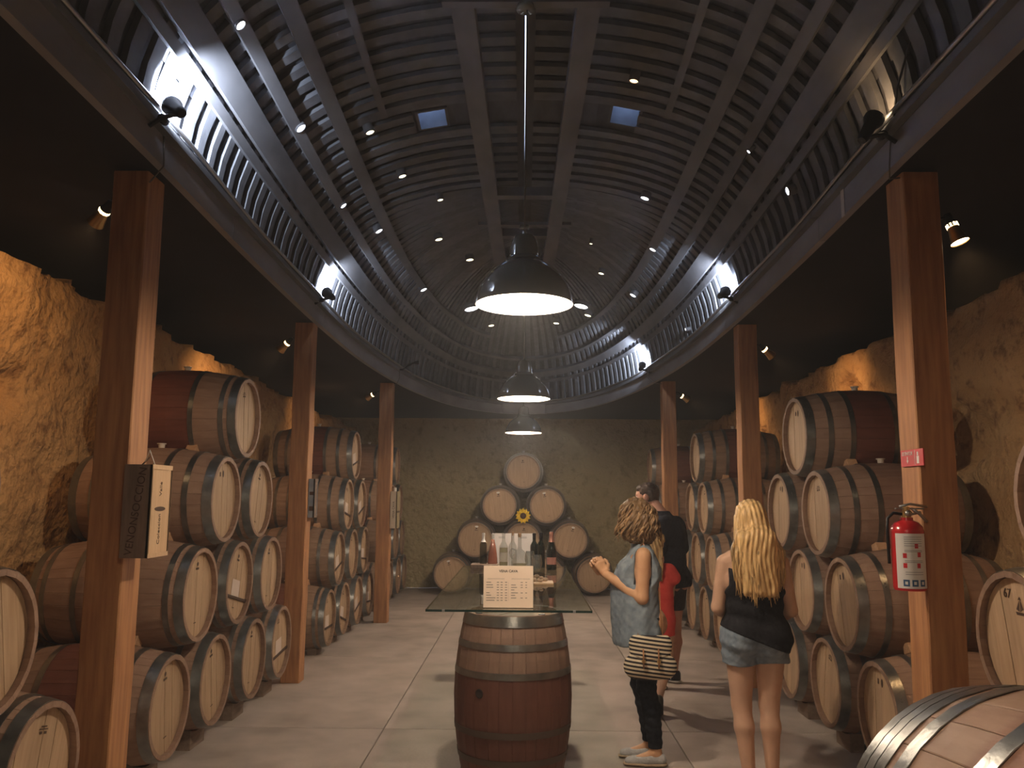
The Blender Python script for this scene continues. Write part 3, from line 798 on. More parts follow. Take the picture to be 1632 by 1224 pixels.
wire([(1.84, 4.02, zg(4) + .22), (1.825, 4.03, zg(4) + .1), (1.82, 4.04, zg(4) - .0), (1.84, 4.09, zg(4) - .045), (1.90, 4.11, zg(4) - .03)], .004, 'thin wire looping from the right conduit to the nearest right post')
wire([(1.62, 10.9, zg(11) + .24), (1.62, 10.9, zg(11) + .05), (1.70, 10.88, zg(11) - .02), (1.80, 10.88, zg(11) - .03)], .005, 'thin wire dropping to the farthest right post')
wire([(-1.66, 11.0, zg(11) + .24), (-1.645, 11.0, zg(11) + .05), (-1.68, 11.02, zg(11) - .02), (-1.74, 11.15, zg(11) - .03)], .004, 'thin wire dropping to the farthest left post')
wire([(1.80, 3.93, 3.44), (1.79, 3.84, 3.58), (1.80, 3.7, 3.75), (1.82, 3.4, 3.95)], .006, 'black cable rising from the dim flood lamp on the right', DMETAL)
st = MB().box(-.002, .002, -.022, .022, -.10, .10).build('plastic_strip', mat('strip_plastic', (.55, .53, .5), .6), None, loc=(1.845, 4.72, zg(4.7) + .09)); tag(st, 'short pale plastic strip stuck on the right hull edge', 'strip')


# ------------------------------------------------------------------ signs and things fixed to the posts
def text(name, body, size, m, parent, M, align='CENTER', sx=1, ext=.0006, bold=0):
    cu = bpy.data.curves.new(name, 'FONT'); cu.body = body; cu.size = size; cu.align_x = align; cu.align_y = 'CENTER'; cu.extrude = ext; cu.offset = bold
    o = bpy.data.objects.new(name, cu); COL.objects.link(o)
    dg = bpy.context.evaluated_depsgraph_get(); me = bpy.data.meshes.new_from_object(o.evaluated_get(dg))
    bpy.data.objects.remove(o); me.transform(Matrix.Diagonal((sx, 1, 1, 1))); me.materials.clear(); me.materials.append(m)
    o = bpy.data.objects.new(name, me); COL.objects.link(o); o.parent = parent; o.matrix_local = M; return o
def frame(xa, ya, org):
    """text frame: xa = reading direction, ya = up of the letters"""
    xa, ya = Vector(xa).normalized(), Vector(ya).normalized(); za = xa.cross(ya)
    M = Matrix((xa, ya, za)).transposed().to_4x4(); M.translation = org; return M
DARKWOOD = mat('dark_wood', (.17, .115, .085), .75, col2=(.24, .165, .12), nscale=12, stretch=(4, 4, .5), bump=.2)  # darker wood: wine box front and back, tray, blocks
LIGHTWOOD = mat('pale_pine', (.58, .38, .21), .6, col2=(.68, .47, .28), nscale=9, stretch=(5, 5, .5), bump=.1)
WHITEP = mat('white_print', (.85, .83, .8), .6); RED = mat('sign_red', (.55, .02, .03), .4)
PALE = mat('pale_box', (.62, .52, .40), .6, col2=(.68, .58, .46), nscale=9)
def wine_box(x0, x1, y0, y1, z0, z1, label, mf, ms, txt=True):
    cx, cy = (x0 + x1) / 2, (y0 + y1) / 2; e = empty('wine_box', (cx, cy, z0)); tag(e, label, 'box')
    w, d, h = (x1 - x0) / 2, (y1 - y0) / 2, z1 - z0; t = .009
    MB().box(-w, w, -d, -d + t, 0, h, bev=.001).build('box_panel', mf, e)
    MB().box(-w, w, d - t, d, 0, h, bev=.001).build('box_panel', mf, e)
    MB().box(-w, -w + t, -d + t, d - t, 0, h, bev=.001).build('box_panel', ms, e)
    MB().box(-w, w, -d + t, d - t, 0, t).build('box_end', ms, e)
    MB().box(-w, w, -d + t, d - t, h - t, h).build('box_end', ms, e)
    MB().box(w - t - .004, w - .004, -d + t, d - t, t, h - t).build('sliding_lid', ms, e)
    MB().box(w - .012, w, -d, -d + .008, 0, h).build('lid_rail', ms, e); MB().box(w - .012, w, d - .008, d, 0, h).build('lid_rail', ms, e)
    MB().box(w - .012, w + .0005, -d, d, h - .022, h + .0005).build('lid_rail', ms, e); MB().box(w - .012, w + .0005, -d, d, -.0005, .02).build('lid_rail', ms, e)
    return e, w, d, h
bx, w, d, h = wine_box(-1.90, -1.765, 4.0, 4.09 + .14, 1.315, 1.755, 'tall wooden wine box with branded words, hung on the nearest left post', DARKWOOD, LIGHTWOOD)
MB().box(-w - .031, -w, .035, .075, .30, .34, bev=.002).box(-w - .031, -w, .035, .075, .08, .12, bev=.002).build('mounting_block', DARKWOOD, bx)
text('branding', 'VENONSOCCION', .052, INK, bx, frame((.12, 0, 1), (-1, 0, .12), (-.0, -d - .0006, h * .5)))
text('branding', 'Coleccion', .036, INK, bx, frame((0, 0, 1), (0, -1, 0), (w - .0035, .0, h * .30)))
text('branding', 'Valle', .036, INK, bx, frame((0, 0, 1), (0, -1, 0), (w - .0035, .0, h * .74)))
MB().lathe([(.0001, 0), (.02, 0), (.02, .0012), (.0001, .0012)], 24, frame((0, 3.4, 0), (0, 0, 1), (w - .0038, 0, h * .52)) @ Matrix.Diagonal((3.0, .55, 1, 1))).build('oval_brand', INK, bx)
MB().tube([(-.03, .0, h), (.02, -.05, h + .07), (.035, -.02, h)], .003, 6).build('hanging_cord', CHALK, bx, True)
MB().tube([(-.06, .05, h), (.0, .0, h + .04), (-.03, -.02, h)], .003, 6).build('hanging_cord', INK, bx, True)
bx2, w, d, h = wine_box(-1.742, -1.655, 11.12, 11.38, 1.20, 1.68, 'small pale box with a dark banded side, hung on the farthest left post', PALE, mat('olive_side', (.28, .22, .12), .6))
text('branding', 'VENA CAVA', .04, INK, bx2, frame((0, 0, 1), (-1, 0, 0), (0, -d - .0006, h * .5)))
MB().box(w, w + .001, -d, d, h * .42, h * .47).build('dark_band', INK, bx2); MB().box(-.02, .01, -.02, .02, h, h + .05, bev=.004).build('hanger', CHALK, bx2)
bx3, w, d, h = wine_box(-1.932, -1.875, 7.60, 7.72, 1.42, 1.765, 'narrow box with a bluish printed face on the second left post', mat('bluish_print', (.22, .27, .34), .5, col2=(.36, .40, .45), nscale=9), DARKWOOD)
MB().box(-.018, .018, -d - .001, -d, .20, .23).build('print_mark', INK, bx3); MB().box(-.018, .018, -d - .001, -d, .06, .10).build('print_mark', INK, bx3)

# extinguisher sign on the nearest right post
sg_ = empty('extinguisher_sign', (1.905, 4.16, 1.775)); tag(sg_, 'small red sign with a white arrow above the fire extinguisher', 'sign')
MB().box(-.006, 0, -.13, .11, 0, .082, bev=.001).build('sign_plate', RED, sg_)
text('lettering', 'EXTINTOR', .026, WHITEP, sg_, frame((0, -1, 0), (0, 0, 1), (-.0066, .036, .062)), sx=.9)
MB().add([(-.0068, .035 + a, b) for a, b in ((.004, .048), (.004, .030), (.011, .030), (0, .014), (-.011, .030), (-.004, .030), (-.004, .048))], [tuple(range(7))]).build('arrow', WHITEP, sg_)
MB().box(-.0068, -.006, -.086, -.062, .012, .048).build('pictogram', WHITEP, sg_); MB().box(-.0068, -.006, -.080, -.066, .05, .068).build('pictogram', WHITEP, sg_)
MB().box(-.0067, -.006, -.046, -.043, .006, .076).build('sign_line', WHITEP, sg_)
# fire extinguisher
fe = empty('fire_extinguisher', (1.812, 4.05, 1.195)); tag(fe, 'red fire extinguisher with a white instruction label, hanging on the nearest right post', 'fire extinguisher')
REDP = mat('red_paint', (.50, .015, .02), .25, coat=.5)
MB().lathe([(.001, .004), (.06, .004), (.070, .0), (.074, .012), (.074, .27), (.070, .292), (.052, .312), (.03, .322), (.028, .335), (.001, .335)], 36).build('cylinder', REDP, fe, auto=.7)
lb = MB(); n = 20; vs = []
for i in range(n + 1):
    t = -2.75 + 2.05 * i / n
    for z in (.012, .262): vs.append((.0748 * math.cos(t), .0748 * math.sin(t), z))
lb.add(vs, [(2 * i, 2 * i + 2, 2 * i + 3, 2 * i + 1) for i in range(n)]); LBL = mat('label_white', (.78, .76, .72), .4)
lab = lb.build('instruction_label', LBL, fe, True)
def onlab(t0, t1, z0, z1, m, r=.0753):
    q = MB(); vs = []; k = max(2, int((t1 - t0) / .08))
    for i in range(k + 1):
        t = t0 + (t1 - t0) * i / k
        for z in (z0, z1): vs.append((r * math.cos(t), r * math.sin(t), z))
    q.add(vs, [(2 * i, 2 * i + 2, 2 * i + 3, 2 * i + 1) for i in range(k)]); return q.build('label_print', m, lab)
BLUE = mat('print_blue', (.03, .10, .22), .5); GREY = mat('print_grey', (.3, .3, .3), .5)
for k, t in enumerate((-2.35, -1.85, -1.35)):
    onlab(t, t + .36, .022, .052, BLUE); onlab(t + .1, t + .26, .03, .044, LBL, .0756)
for t, z in ((-2.3, .105), (-1.5, .105), (-2.3, .15), (-1.45, .155), (-1.6, .195)): onlab(t, t + .22, z, z + .022, RED)
for z in (.075, .085, .13, .137, .178, .184, .205, .215, .225, .235, .245): onlab(-2.2, -1.1, z, z + .0025, GREY)
MB().lathe([(.022, .33), (.022, .36), (.016, .362), (.016, .385), (.001, .386)], 18).build('valve', BRASS, fe, auto=.6)
MB().box(-.05, .085, -.008, .008, .372, .380, bev=.002).build('carry_handle', METAL, fe)
MB().tube([(-.03, 0, .385), (.02, 0, .398), (.10, 0, .385)], .006, 8).build('squeeze_lever', METAL, fe, True)
MB().tube([(.03, 0, .375), (.07, .01, .35), (.105, .02, .315)], .008, 8).build('squeeze_lever', METAL, fe, True)
MB().tube([(0, -.015, .355), (0, -.034, .355)], .014, 14).build('pressure_gauge', METAL, fe, True)
MB().tube([(-.015, 0, .35), (-.06, .0, .355), (-.088, 0, .33), (-.09, .005, .27), (-.086, .01, .12)], .0075, 8).build('hose', DMETAL, fe, True)
MB().tube([(.0, .02, .345), (.05, .04, .35), (.087, .04, .36)], .006, 8).build('wall_hook', METAL, fe, True)

# ------------------------------------------------------------------ glass table and what stands on it
def glassy(name, tint, rough=.0, ior=1.5, glint=0):
    m = bpy.data.materials.new(name); m.use_nodes = True; nt = m.node_tree; nt.nodes.clear()
    o = nt.nodes.new('ShaderNodeOutputMaterial'); tr = nt.nodes.new('ShaderNodeBsdfTransparent'); gl = nt.nodes.new('ShaderNodeBsdfGlossy')
    tr.inputs[0].default_value = (*tint, 1); gl.inputs['Roughness'].default_value = rough; gl.inputs[0].default_value = (1, 1, 1, 1)
    fr = nt.nodes.new('ShaderNodeFresnel'); ge = nt.nodes.new('ShaderNodeNewGeometry'); mr = nt.nodes.new('ShaderNodeMapRange')
    mr.inputs[3].default_value = ior; mr.inputs[4].default_value = 1 / ior; nt.links.new(ge.outputs['Backfacing'], mr.inputs[0]); nt.links.new(mr.outputs[0], fr.inputs[0]); mx = nt.nodes.new('ShaderNodeMixShader')
    nt.links.new(fr.outputs[0], mx.inputs[0]); src_ = tr.outputs[0]
    if glint:  # diffuse white mixed in to stand for highlights on the clear glass
        df = nt.nodes.new('ShaderNodeBsdfDiffuse'); df.inputs[0].default_value = (.85, .85, .83, 1); m2 = nt.nodes.new('ShaderNodeMixShader'); m2.inputs[0].default_value = glint
        nt.links.new(tr.outputs[0], m2.inputs[1]); nt.links.new(df.outputs[0], m2.inputs[2]); src_ = m2.outputs[0]
    nt.links.new(src_, mx.inputs[1]); nt.links.new(gl.outputs[0], mx.inputs[2]); nt.links.new(mx.outputs[0], o.inputs[0])
    return m
TGLASS = glassy('table_glass', (.80, .88, .84), .02, 1.5); CLEAR = glassy('clear_glass', (.88, .90, .89), .03, 1.8, .07); ACRYL = glassy('clear_acrylic', (.98, .97, .96), .02, 1.3)
GEDGE = mat('glass_edge', (.01, .03, .025), .2)
GZ = .967; TX0, TX1, TY0, TY1 = -.56, .402, 4.98, 8.12
gt = empty('glass_table_top', (-.08, (TY0 + TY1) / 2, GZ)); tag(gt, 'long clear glass sheet laid over two upright barrels as a tasting table', 'table top')
dy = (TY1 - TY0) / 2; dx = (TX1 - TX0) / 2
MB().add([(-dx, -dy, 0), (dx, -dy, 0), (dx, dy, 0), (-dx, dy, 0)], [(0, 1, 2, 3)]).build('glass_sheet', TGLASS, gt)
eb = MB().box(-dx, dx, -dy - .0008, -dy, -.013, -.0002).box(-dx - .0008, -dx, -dy, dy, -.013, -.0002).box(dx, dx + .0008, -dy, dy, -.013, -.0002).box(-dx, dx, dy, dy + .0008, -.013, -.0002)
tag(eb.build('glass_edge', GEDGE, gt), None)
for px_, py_ in ((-.45, -dy), (.45, -dy)): MB().box(px_ * .84 - .008, px_ * .84 + .008, py_ - .004, py_ + .012, -.0145, .0005, bev=.001).build('edge_clip', METAL, gt)
for cy in (5.12, 7.45):
    for k in range(4):
        t = k * PI / 2 + .7; MB().lathe([(.001, -.0165), (.02, -.0165), (.02, -.013), (.001, -.013)], 14, Matrix.Translation((.025 + .255 * math.cos(t), cy - (TY0 + TY1) / 2 + .255 * math.sin(t), 0))).build('rubber_pad', DMETAL, gt)
# menu
CARD = mat('menu_card', (.93, .80, .67), .6); PRINT = mat('menu_print', (.05, .04, .035), .7); PRINTL = mat('menu_print_light', (.30, .26, .22), .7)
mn = empty('menu_sign', (-.085, 5.055, GZ)); mn.rotation_euler = (-.06, 0, .01); tag(mn, 'cream tasting menu standing in a clear holder at the near edge of the glass', 'menu')
MB().box(-.146, .146, -.001, .001, .004, .244).build('menu_card', CARD, mn)
MB().box(-.148, .148, -.0035, -.0022, .0, .247).build('acrylic_holder', ACRYL, mn); MB().box(-.148, .148, -.003, .07, 0, .003).build('holder_foot', ACRYL, mn)
FR = lambda x, z: frame((1, 0, 0), (0, 0, 1), (x, -.0013, z))
text('menu_title', 'VENA CAVA', .020, PRINT, mn, FR(.0, .212), ext=.0001, bold=.0006)
text('menu_heading', 'DEGUSTACION DE VINOS', .0085, PRINTL, mn, FR(-.073, .168), ext=.0001); text('menu_heading', 'DEGUSTACION Y BOTELLAS', .0085, PRINTL, mn, FR(.073, .168), ext=.0001)
ml = MB(); rr_ = random.Random(3)
def dash(x0, x1, z): ml.box(x0, x1, -.00135, -.0011, z, z + .0045)
for k, z in enumerate((.146, .131, .117, .103, .086, .072, .057, .043)):
    if k not in (3,): dash(-.130, -.130 + rr_.uniform(.02, .055), z)
    for x in (-.068, -.046, -.020): dash(x, x + .013, z)
    if k < 7:
        if k != 0: dash(.016, .016 + rr_.uniform(.018, .045), z)
        if k not in (3, 5): dash(.072, .085, z); dash(.100, .110, z)
tag(ml.build('menu_lines', PRINTL, mn), None, kind='stuff'); MB().box(.0, .0008, -.0013, -.0011, .04, .15).build('menu_rule', PRINTL, mn)

def bottle(x, y, z, label, prof, gm, scale=1, capm=None, cap_r=None, labm=None, lz=(.06, .13), liquid=None, cork=False, group='bottles on the glass table', lt=(-2.6, -.5)):
    e = empty('wine_bottle', (x, y, z)); tag(e, label, 'bottle', group)
    pr = [(r * scale, h * scale) for r, h in prof]
    MB().lathe([(.0005, .001)] + pr, 28).build('glass_body', gm, e, auto=.9)
    if liquid:
        lp = [(max(.0004, r - .003 * scale), h) for r, h in pr if h < liquid[1]] ; lp = [(.0004, .004)] + lp + [(.0004, lp[-1][1])]
        MB().lathe(lp, 24).build('wine', liquid[0], e, True)
    top = pr[-1]
    if capm:
        h0 = cap_r * scale; cp_ = [(r + .0012, h) for r, h in pr if h >= h0] + [(top[0] + .0012, top[1] + .002), (.0005, top[1] + .003)]
        MB().lathe(cp_, 20).build('foil_capsule', capm, e, auto=.8)
    if cork: MB().lathe([(.0005, top[1] - .02), (.009, top[1] - .02), (.010, top[1] + .014), (.0005, top[1] + .015)], 14).build('cork', WEDGEM, e, auto=.6)
    if labm:
        rb = max(r for r, h in pr) + .0007; q = MB(); vs = []
        for i in range(15):
            t = lt[0] + (lt[1] - lt[0]) * i / 14
            for zz in lz: vs.append((rb * math.cos(t), rb * math.sin(t), zz * scale))
        q.add(vs, [(2 * i, 2 * i + 2, 2 * i + 3, 2 * i + 1) for i in range(14)]); q.build('bottle_label', labm, e, True)
    return e
BORD = [(.036, 0), (.0385, .006), (.0385, .19), (.036, .206), (.026, .226), (.017, .242), (.0145, .26), (.0145, .30), (.0165, .301), (.0165, .312), (.0145, .313), (.0145, .318)]
CHMP = [(.042, 0), (.0445, .008), (.0445, .13), (.042, .165), (.033, .20), (.023, .232), (.0165, .262), (.0150, .29), (.017, .294), (.017, .306), (.015, .315)]
FLARE = [(.046, 0), (.049, .01), (.047, .05), (.040, .11), (.031, .16), (.022, .20), (.016, .225), (.0145, .26), (.016, .262), (.016, .272)]
DKGL = mat('dark_bottle_glass', (.008, .012, .008), .06, coat=.6); ROSE = mat('rose_wine', (.62, .16, .08), .15, coat=.4); WWINE = glassy('white_wine', (.75, .72, .55), .05)
PINKF = mat('rose_foil', (.75, .38, .30), .35, .5); PINKL = mat('rose_label', (.70, .34, .28), .5); WLAB = mat('cream_label', (.72, .68, .60), .6); SAGE = glassy('smoky_glass', (.42, .43, .36), .05, 1.6)
bs = empty('wooden_tray', (-.35, 7.86, GZ)); tag(bs, 'low weathered wooden tray under the two left bottles on the glass', 'tray')
MB().box(-.125, .125, -.10, .10, .006, .040, bev=.004).build('tray_board', DARKWOOD, bs); MB().box(-.12, .12, -.095, -.07, 0, .008).build('tray_foot', DARKWOOD, bs); MB().box(-.12, .12, .07, .095, 0, .008).build('tray_foot', DARKWOOD, bs)
bottle(-.365, 7.86, GZ + .040, 'smoky clear bottle with a whitish cap, leftmost on the wooden tray', BORD, SAGE, .87, CHALK, .225)
bottle(-.278, 7.87, GZ + .040, 'flared rose bottle glowing orange on the wooden tray', FLARE, CLEAR, .98, None, None, None, liquid=(ROSE, .235))
bottle(-.175, 7.72, GZ, 'clear white wine bottle with a pale label before the white papers', BORD, CLEAR, 1.02, None, None, WLAB, (.07, .15), liquid=(WWINE, .20))
bottle(-.095, 7.84, GZ, 'clear bottle mostly hidden between the two white papers', BORD, CLEAR, 1.0, None, None, cork=True)
bottle(.258, 7.76, GZ, 'dark sparkling wine bottle with pink foil neck and pink label', CHMP, DKGL, 1.06, PINKF, .225, PINKL, (.045, .105))
bottle(.168, 8.0, GZ, 'plain dark wine bottle behind the wine glasses, left of the pink necked bottle', BORD, DKGL, 1.0, DMETAL, .25)
bottle(.105, 8.03, GZ, 'slim dark bottle right beside the edge of the right white paper', BORD, DKGL, .98, DMETAL, .25)
# jug
jg = empty('glass_jug', (-.03, 7.66, GZ)); tag(jg, 'round clear glass jug with a loop handle and long neck', 'jug')
MB().lathe([(.0005, .002), (.05, 0), (.068, .02), (.074, .07), (.068, .125), (.045, .165), (.022, .185), (.017, .21), (.016, .30), (.020, .305), (.020, .312)], 30).build('glass_body', CLEAR, jg, auto=.9)
MB().tube([(-.03, 0, .175), (-.07, 0, .19), (-.088, 0, .16), (-.08, 0, .12), (-.062, 0, .10)], .008, 10).build('handle', CLEAR, jg, True)
MB().lathe([(.0005, .29), (.014, .29), (.016, .325), (.0005, .326)], 14).build('cork', WEDGEM, jg, auto=.6)
MB().lathe([(.0005, .004), (.056, .006), (.060, .03), (.062, .06), (.0005, .061)], 24).build('wine', WWINE, jg, True)
def wineglass(x, y, label, s=1):
    e = empty('wine_glass', (x, y, GZ)); tag(e, label, 'wine glass', 'empty wine glasses on the glass table')
    MB().lathe([(.0005, .094), (.018, .099), (.033, .118), (.040, .145), (.039, .175), (.032, .215), (.031, .2155), (.038, .175), (.039, .146), (.032, .120), (.018, .102), (.0005, .097)], 28).build('bowl', CLEAR, e, True)
    MB().lathe([(.004, .006), (.0032, .02), (.0032, .085), (.006, .096)], 12).build('stem', CLEAR, e, True)
    MB().lathe([(.0005, .007), (.02, .004), (.034, .001), (.034, 0), (.0005, 0)], 26).build('foot', CLEAR, e, True)
wineglass(.105, 6.45, 'empty wine glass nearest on the glass, before the board'); wineglass(.055, 6.9, 'empty wine glass just behind and left of the nearest one')
def paper(x, w, label):
    e = empty('standing_sheet', (x, 8.02, GZ)); e.rotation_euler = (-.10, 0, 0); tag(e, label, 'paper', 'white printed sheets standing on the table')
    MB().box(-w / 2, w / 2, 0, .003, 0, .31).build('sheet', mat('white_sheet', (.80, .76, .74), .7), e)
    q = MB()
    for z in (.275, .265): q.box(-.03, .03, -.0004, 0, z, z + .004)
    tag(q.build('print_lines', GREY, e), None, kind='stuff'); MB().box(-w / 2, w / 2, .003, .06, 0, .004).build('foot', DMETAL, e)
paper(-.20, .185, 'left white printed sheet standing behind the clear bottles'); paper(.005, .215, 'right white printed sheet standing behind the glass jug')
bd = empty('serving_board', (.155, 6.50, GZ)); tag(bd, 'small pale wooden board on the glass beside the wine glass', 'board')
MB().box(-.075, .075, -.11, .11, 0, .014, bev=.003).build('board', LIGHTWOOD, bd)
nk = MB(); rn = random.Random(5)
for i in range(9): nk.ball(Vector((rn.uniform(-.055, .04), rn.uniform(-.05, .06), .014 + .012 + (.02 if i > 5 else 0))), rn.uniform(.013, .02), 6, (1.3, 1, .8))
tag(nk.build('bread_pieces', mat('pale_bread', (.55, .42, .30), .8), None, True, loc=(.135, 6.53, GZ)), 'little heap of pale bread pieces on the serving board', 'bread', kind='stuff')
# sunflower
sf = empty('sunflower', (.0, 14.17, 1.31)); tag(sf, 'yellow sunflower stuck at the middle of the far barrel pyramid', 'flower')
SY = mat('petal_yellow', (.95, .60, .02), .6, col2=(1.0, .74, .05), nscale=30); SB = mat('seed_brown', (.06, .025, .01), .9, col2=(.12, .05, .02), nscale=90, bump=.8)
for ring, (n, r0, r1, yy) in enumerate(((13, .045, .130, -.02), (13, .045, .110, -.03))):
    for k in range(n):
        t = 2 * PI * (k + .5 * ring) / n; M = Matrix.Rotation(t, 4, 'Y'); q = MB()
        q.add([M @ Vector(v) for v in ((-.010, yy + .01, r0), (.010, yy + .01, r0), (.019, yy - .004, (r0 + r1) * .5), (.012, yy, r1 * .86), (0, yy + .006, r1), (-.012, yy, r1 * .86), (-.019, yy - .004, (r0 + r1) * .5), (0, yy + .008, (r0 + r1) * .5))],
              [(0, 1, 7), (1, 2, 7), (2, 3, 7), (3, 4, 7), (4, 5, 7), (5, 6, 7), (6, 0, 7)]); q.build('petal', SY, sf)
MB().ball((0, -.022, 0), .052, 10, (1, .45, 1)).build('seed_disc', SB, sf, True)
MB().tube([(0, -.0, -.01), (.005, .02, -.06), (.0, .06, -.12)], .007, 7).build('stem', mat('stem_green', (.12, .22, .05), .7), sf, True)

# ------------------------------------------------------------------ people: one continuous skin per body from blended round cones
V = lambda *a: np.array(a, dtype=np.float64)
def nrm(v): v = np.asarray(v, float); return v / np.linalg.norm(v)
class SDF:
    def __init__(s): s.p = []
    def cone(s, a, b, ra, rb, k=.03, sq=None): s.p.append(('c', V(*a), V(*b), ra, rb, k, sq)); return s
    def ell(s, c, r, fr=None, k=.02):
        fr = np.eye(3) if fr is None else np.array(fr); s.p.append(('e', V(*c), np.array(r, float), fr, 0, k, None)); return s
    def inflate(s, d):
        o = SDF()
        for q in s.p:
            q = list(q)
            if q[0] == 'c': q[3] += d; q[4] += d
            else: q[2] = q[2] + d
            o.p.append(tuple(q))
        return o
    def mesh(s, h, post=None, pad=.03):
        lo = np.full(3, 1e9); hi = -lo
        for q in s.p:
            if q[0] == 'c':
                r = max(q[3], q[4]); lo = np.minimum(lo, np.minimum(q[1], q[2]) - r); hi = np.maximum(hi, np.maximum(q[1], q[2]) + r)
            else: r = q[2].max(); lo = np.minimum(lo, q[1] - r); hi = np.maximum(hi, q[1] + r)
        lo -= pad; hi += pad; n = np.ceil((hi - lo) / h).astype(int) + 1
        ax = [lo[i] + h * np.arange(n[i]) for i in range(3)]; D = np.full(n, .5, np.float32)
        for q in s.p:
            k = q[5]; m = k + 3 * h
            if q[0] == 'c': r = max(q[3], q[4]) + m; l0 = np.minimum(q[1], q[2]) - r; h0 = np.maximum(q[1], q[2]) + r
            else: r = q[2].max() + m; l0 = q[1] - r; h0 = q[1] + r
            i0 = np.clip(np.floor((l0 - lo) / h).astype(int), 0, n); i1 = np.clip(np.ceil((h0 - lo) / h).astype(int) + 1, 0, n)
            X = np.stack(np.meshgrid(*[ax[i][i0[i]:i1[i]] for i in range(3)], indexing='ij'), -1)
            if X.size == 0: continue
            if q[0] == 'c':
                a, b = q[1], q[2]; ba = b - a; L2 = max(1e-9, ba @ ba); pa = X - a; t = np.clip(pa @ ba / L2, 0, 1); e = pa - t[..., None] * ba
                if q[6] is not None:
                    nn, f = q[6]; nn = nrm(nn); e = e + (e @ nn)[..., None] * nn * (1 / f - 1)
                d = np.sqrt((e ** 2).sum(-1)) - (q[3] + (q[4] - q[3]) * t)
            else:
                u = (X - q[1]) @ q[3].T / q[2]; l = np.sqrt((u ** 2).sum(-1)) + 1e-9; g = np.sqrt(((u / q[2]) ** 2).sum(-1)) + 1e-9; d = l * (l - 1) / g
            S = D[i0[0]:i1[0], i0[1]:i1[1], i0[2]:i1[2]]
            hh = np.clip(.5 + .5 * (S - d) / k, 0, 1); S[...] = S * (1 - hh) + d * hh - k * hh * (1 - hh)
        if post is not None:
            X = np.stack(np.meshgrid(*ax, indexing='ij'), -1); D = post(X, D).astype(np.float32)
        D[0] = D[-1] = .1; D[:, 0] = D[:, -1] = .1; D[:, :, 0] = D[:, :, -1] = .1
        # surface nets
        ins = D < 0; c = np.zeros(np.array(n) - 1, int)
        sl = lambda d: tuple(slice(d[i], n[i] - 1 + d[i]) for i in range(3))
        cs = [(i, j, k2) for i in (0, 1) for j in (0, 1) for k2 in (0, 1)]
        for d in cs: c += ins[sl(d)]
        act = (c > 0) & (c < 8); idx = -np.ones(act.shape, int); idx[act] = np.arange(act.sum()); P = np.argwhere(act)
        acc = np.zeros((len(P), 3)); cnt = np.zeros(len(P))
        for d in cs:
            for a in range(3):
                if d[a]: continue
                e = list(d); e[a] = 1
                A = D[P[:, 0] + d[0], P[:, 1] + d[1], P[:, 2] + d[2]]; B = D[P[:, 0] + e[0], P[:, 1] + e[1], P[:, 2] + e[2]]
                m = (A < 0) != (B < 0); t = np.where(m, A / np.where(m, A - B, 1), 0); pt = np.tile(np.array(d, float), (len(P), 1)); pt[:, a] += t
                acc[m] += pt[m]; cnt[m] += 1
        vs = lo + h * (P + acc / cnt[:, None]); fs = []
        for a in range(3):
            b, c2 = (a + 1) % 3, (a + 2) % 3; s0 = [slice(1, n[i] - 1) for i in range(3)]; s0[a] = slice(0, n[a] - 1); s1 = list(s0); s1[a] = slice(1, n[a])
            A, B = ins[tuple(s0)], ins[tuple(s1)]; off = np.array([sl_.start for sl_ in s0])
            for flag in (True, False):
                Q = np.argwhere((A != B) & (A == flag)) + off
                if len(Q) == 0: continue
                def at(db, dc):
                    q = Q.copy(); q[:, b] -= db; q[:, c2] -= dc; return idx[q[:, 0], q[:, 1], q[:, 2]]
                F = np.stack([at(1, 1), at(0, 1), at(0, 0), at(1, 0)], 1); fs.append(F if flag else F[:, ::-1])
        F = np.concatenate(fs); F = F[(F >= 0).all(1)]; return vs, F
    def build(s, name, m, parent, h, post=None, org=None):
        v, f = s.mesh(h, post); v = v - (np.array(parent.location) if org is None else org)
        me = bpy.data.meshes.new(name); me.vertices.add(len(v)); me.vertices.foreach_set('co', v.astype(np.float32).ravel())
        me.loops.add(f.size); me.loops.foreach_set('vertex_index', f.astype(np.int32).ravel()); me.polygons.add(len(f))
        me.polygons.foreach_set('loop_start', np.arange(0, f.size, 4, dtype=np.int32)); me.polygons.foreach_set('loop_total', np.full(len(f), 4, np.int32))
        me.update(calc_edges=True); me.validate(); me.shade_smooth(); me.materials.append(m)
        return link(name, me, None, parent)

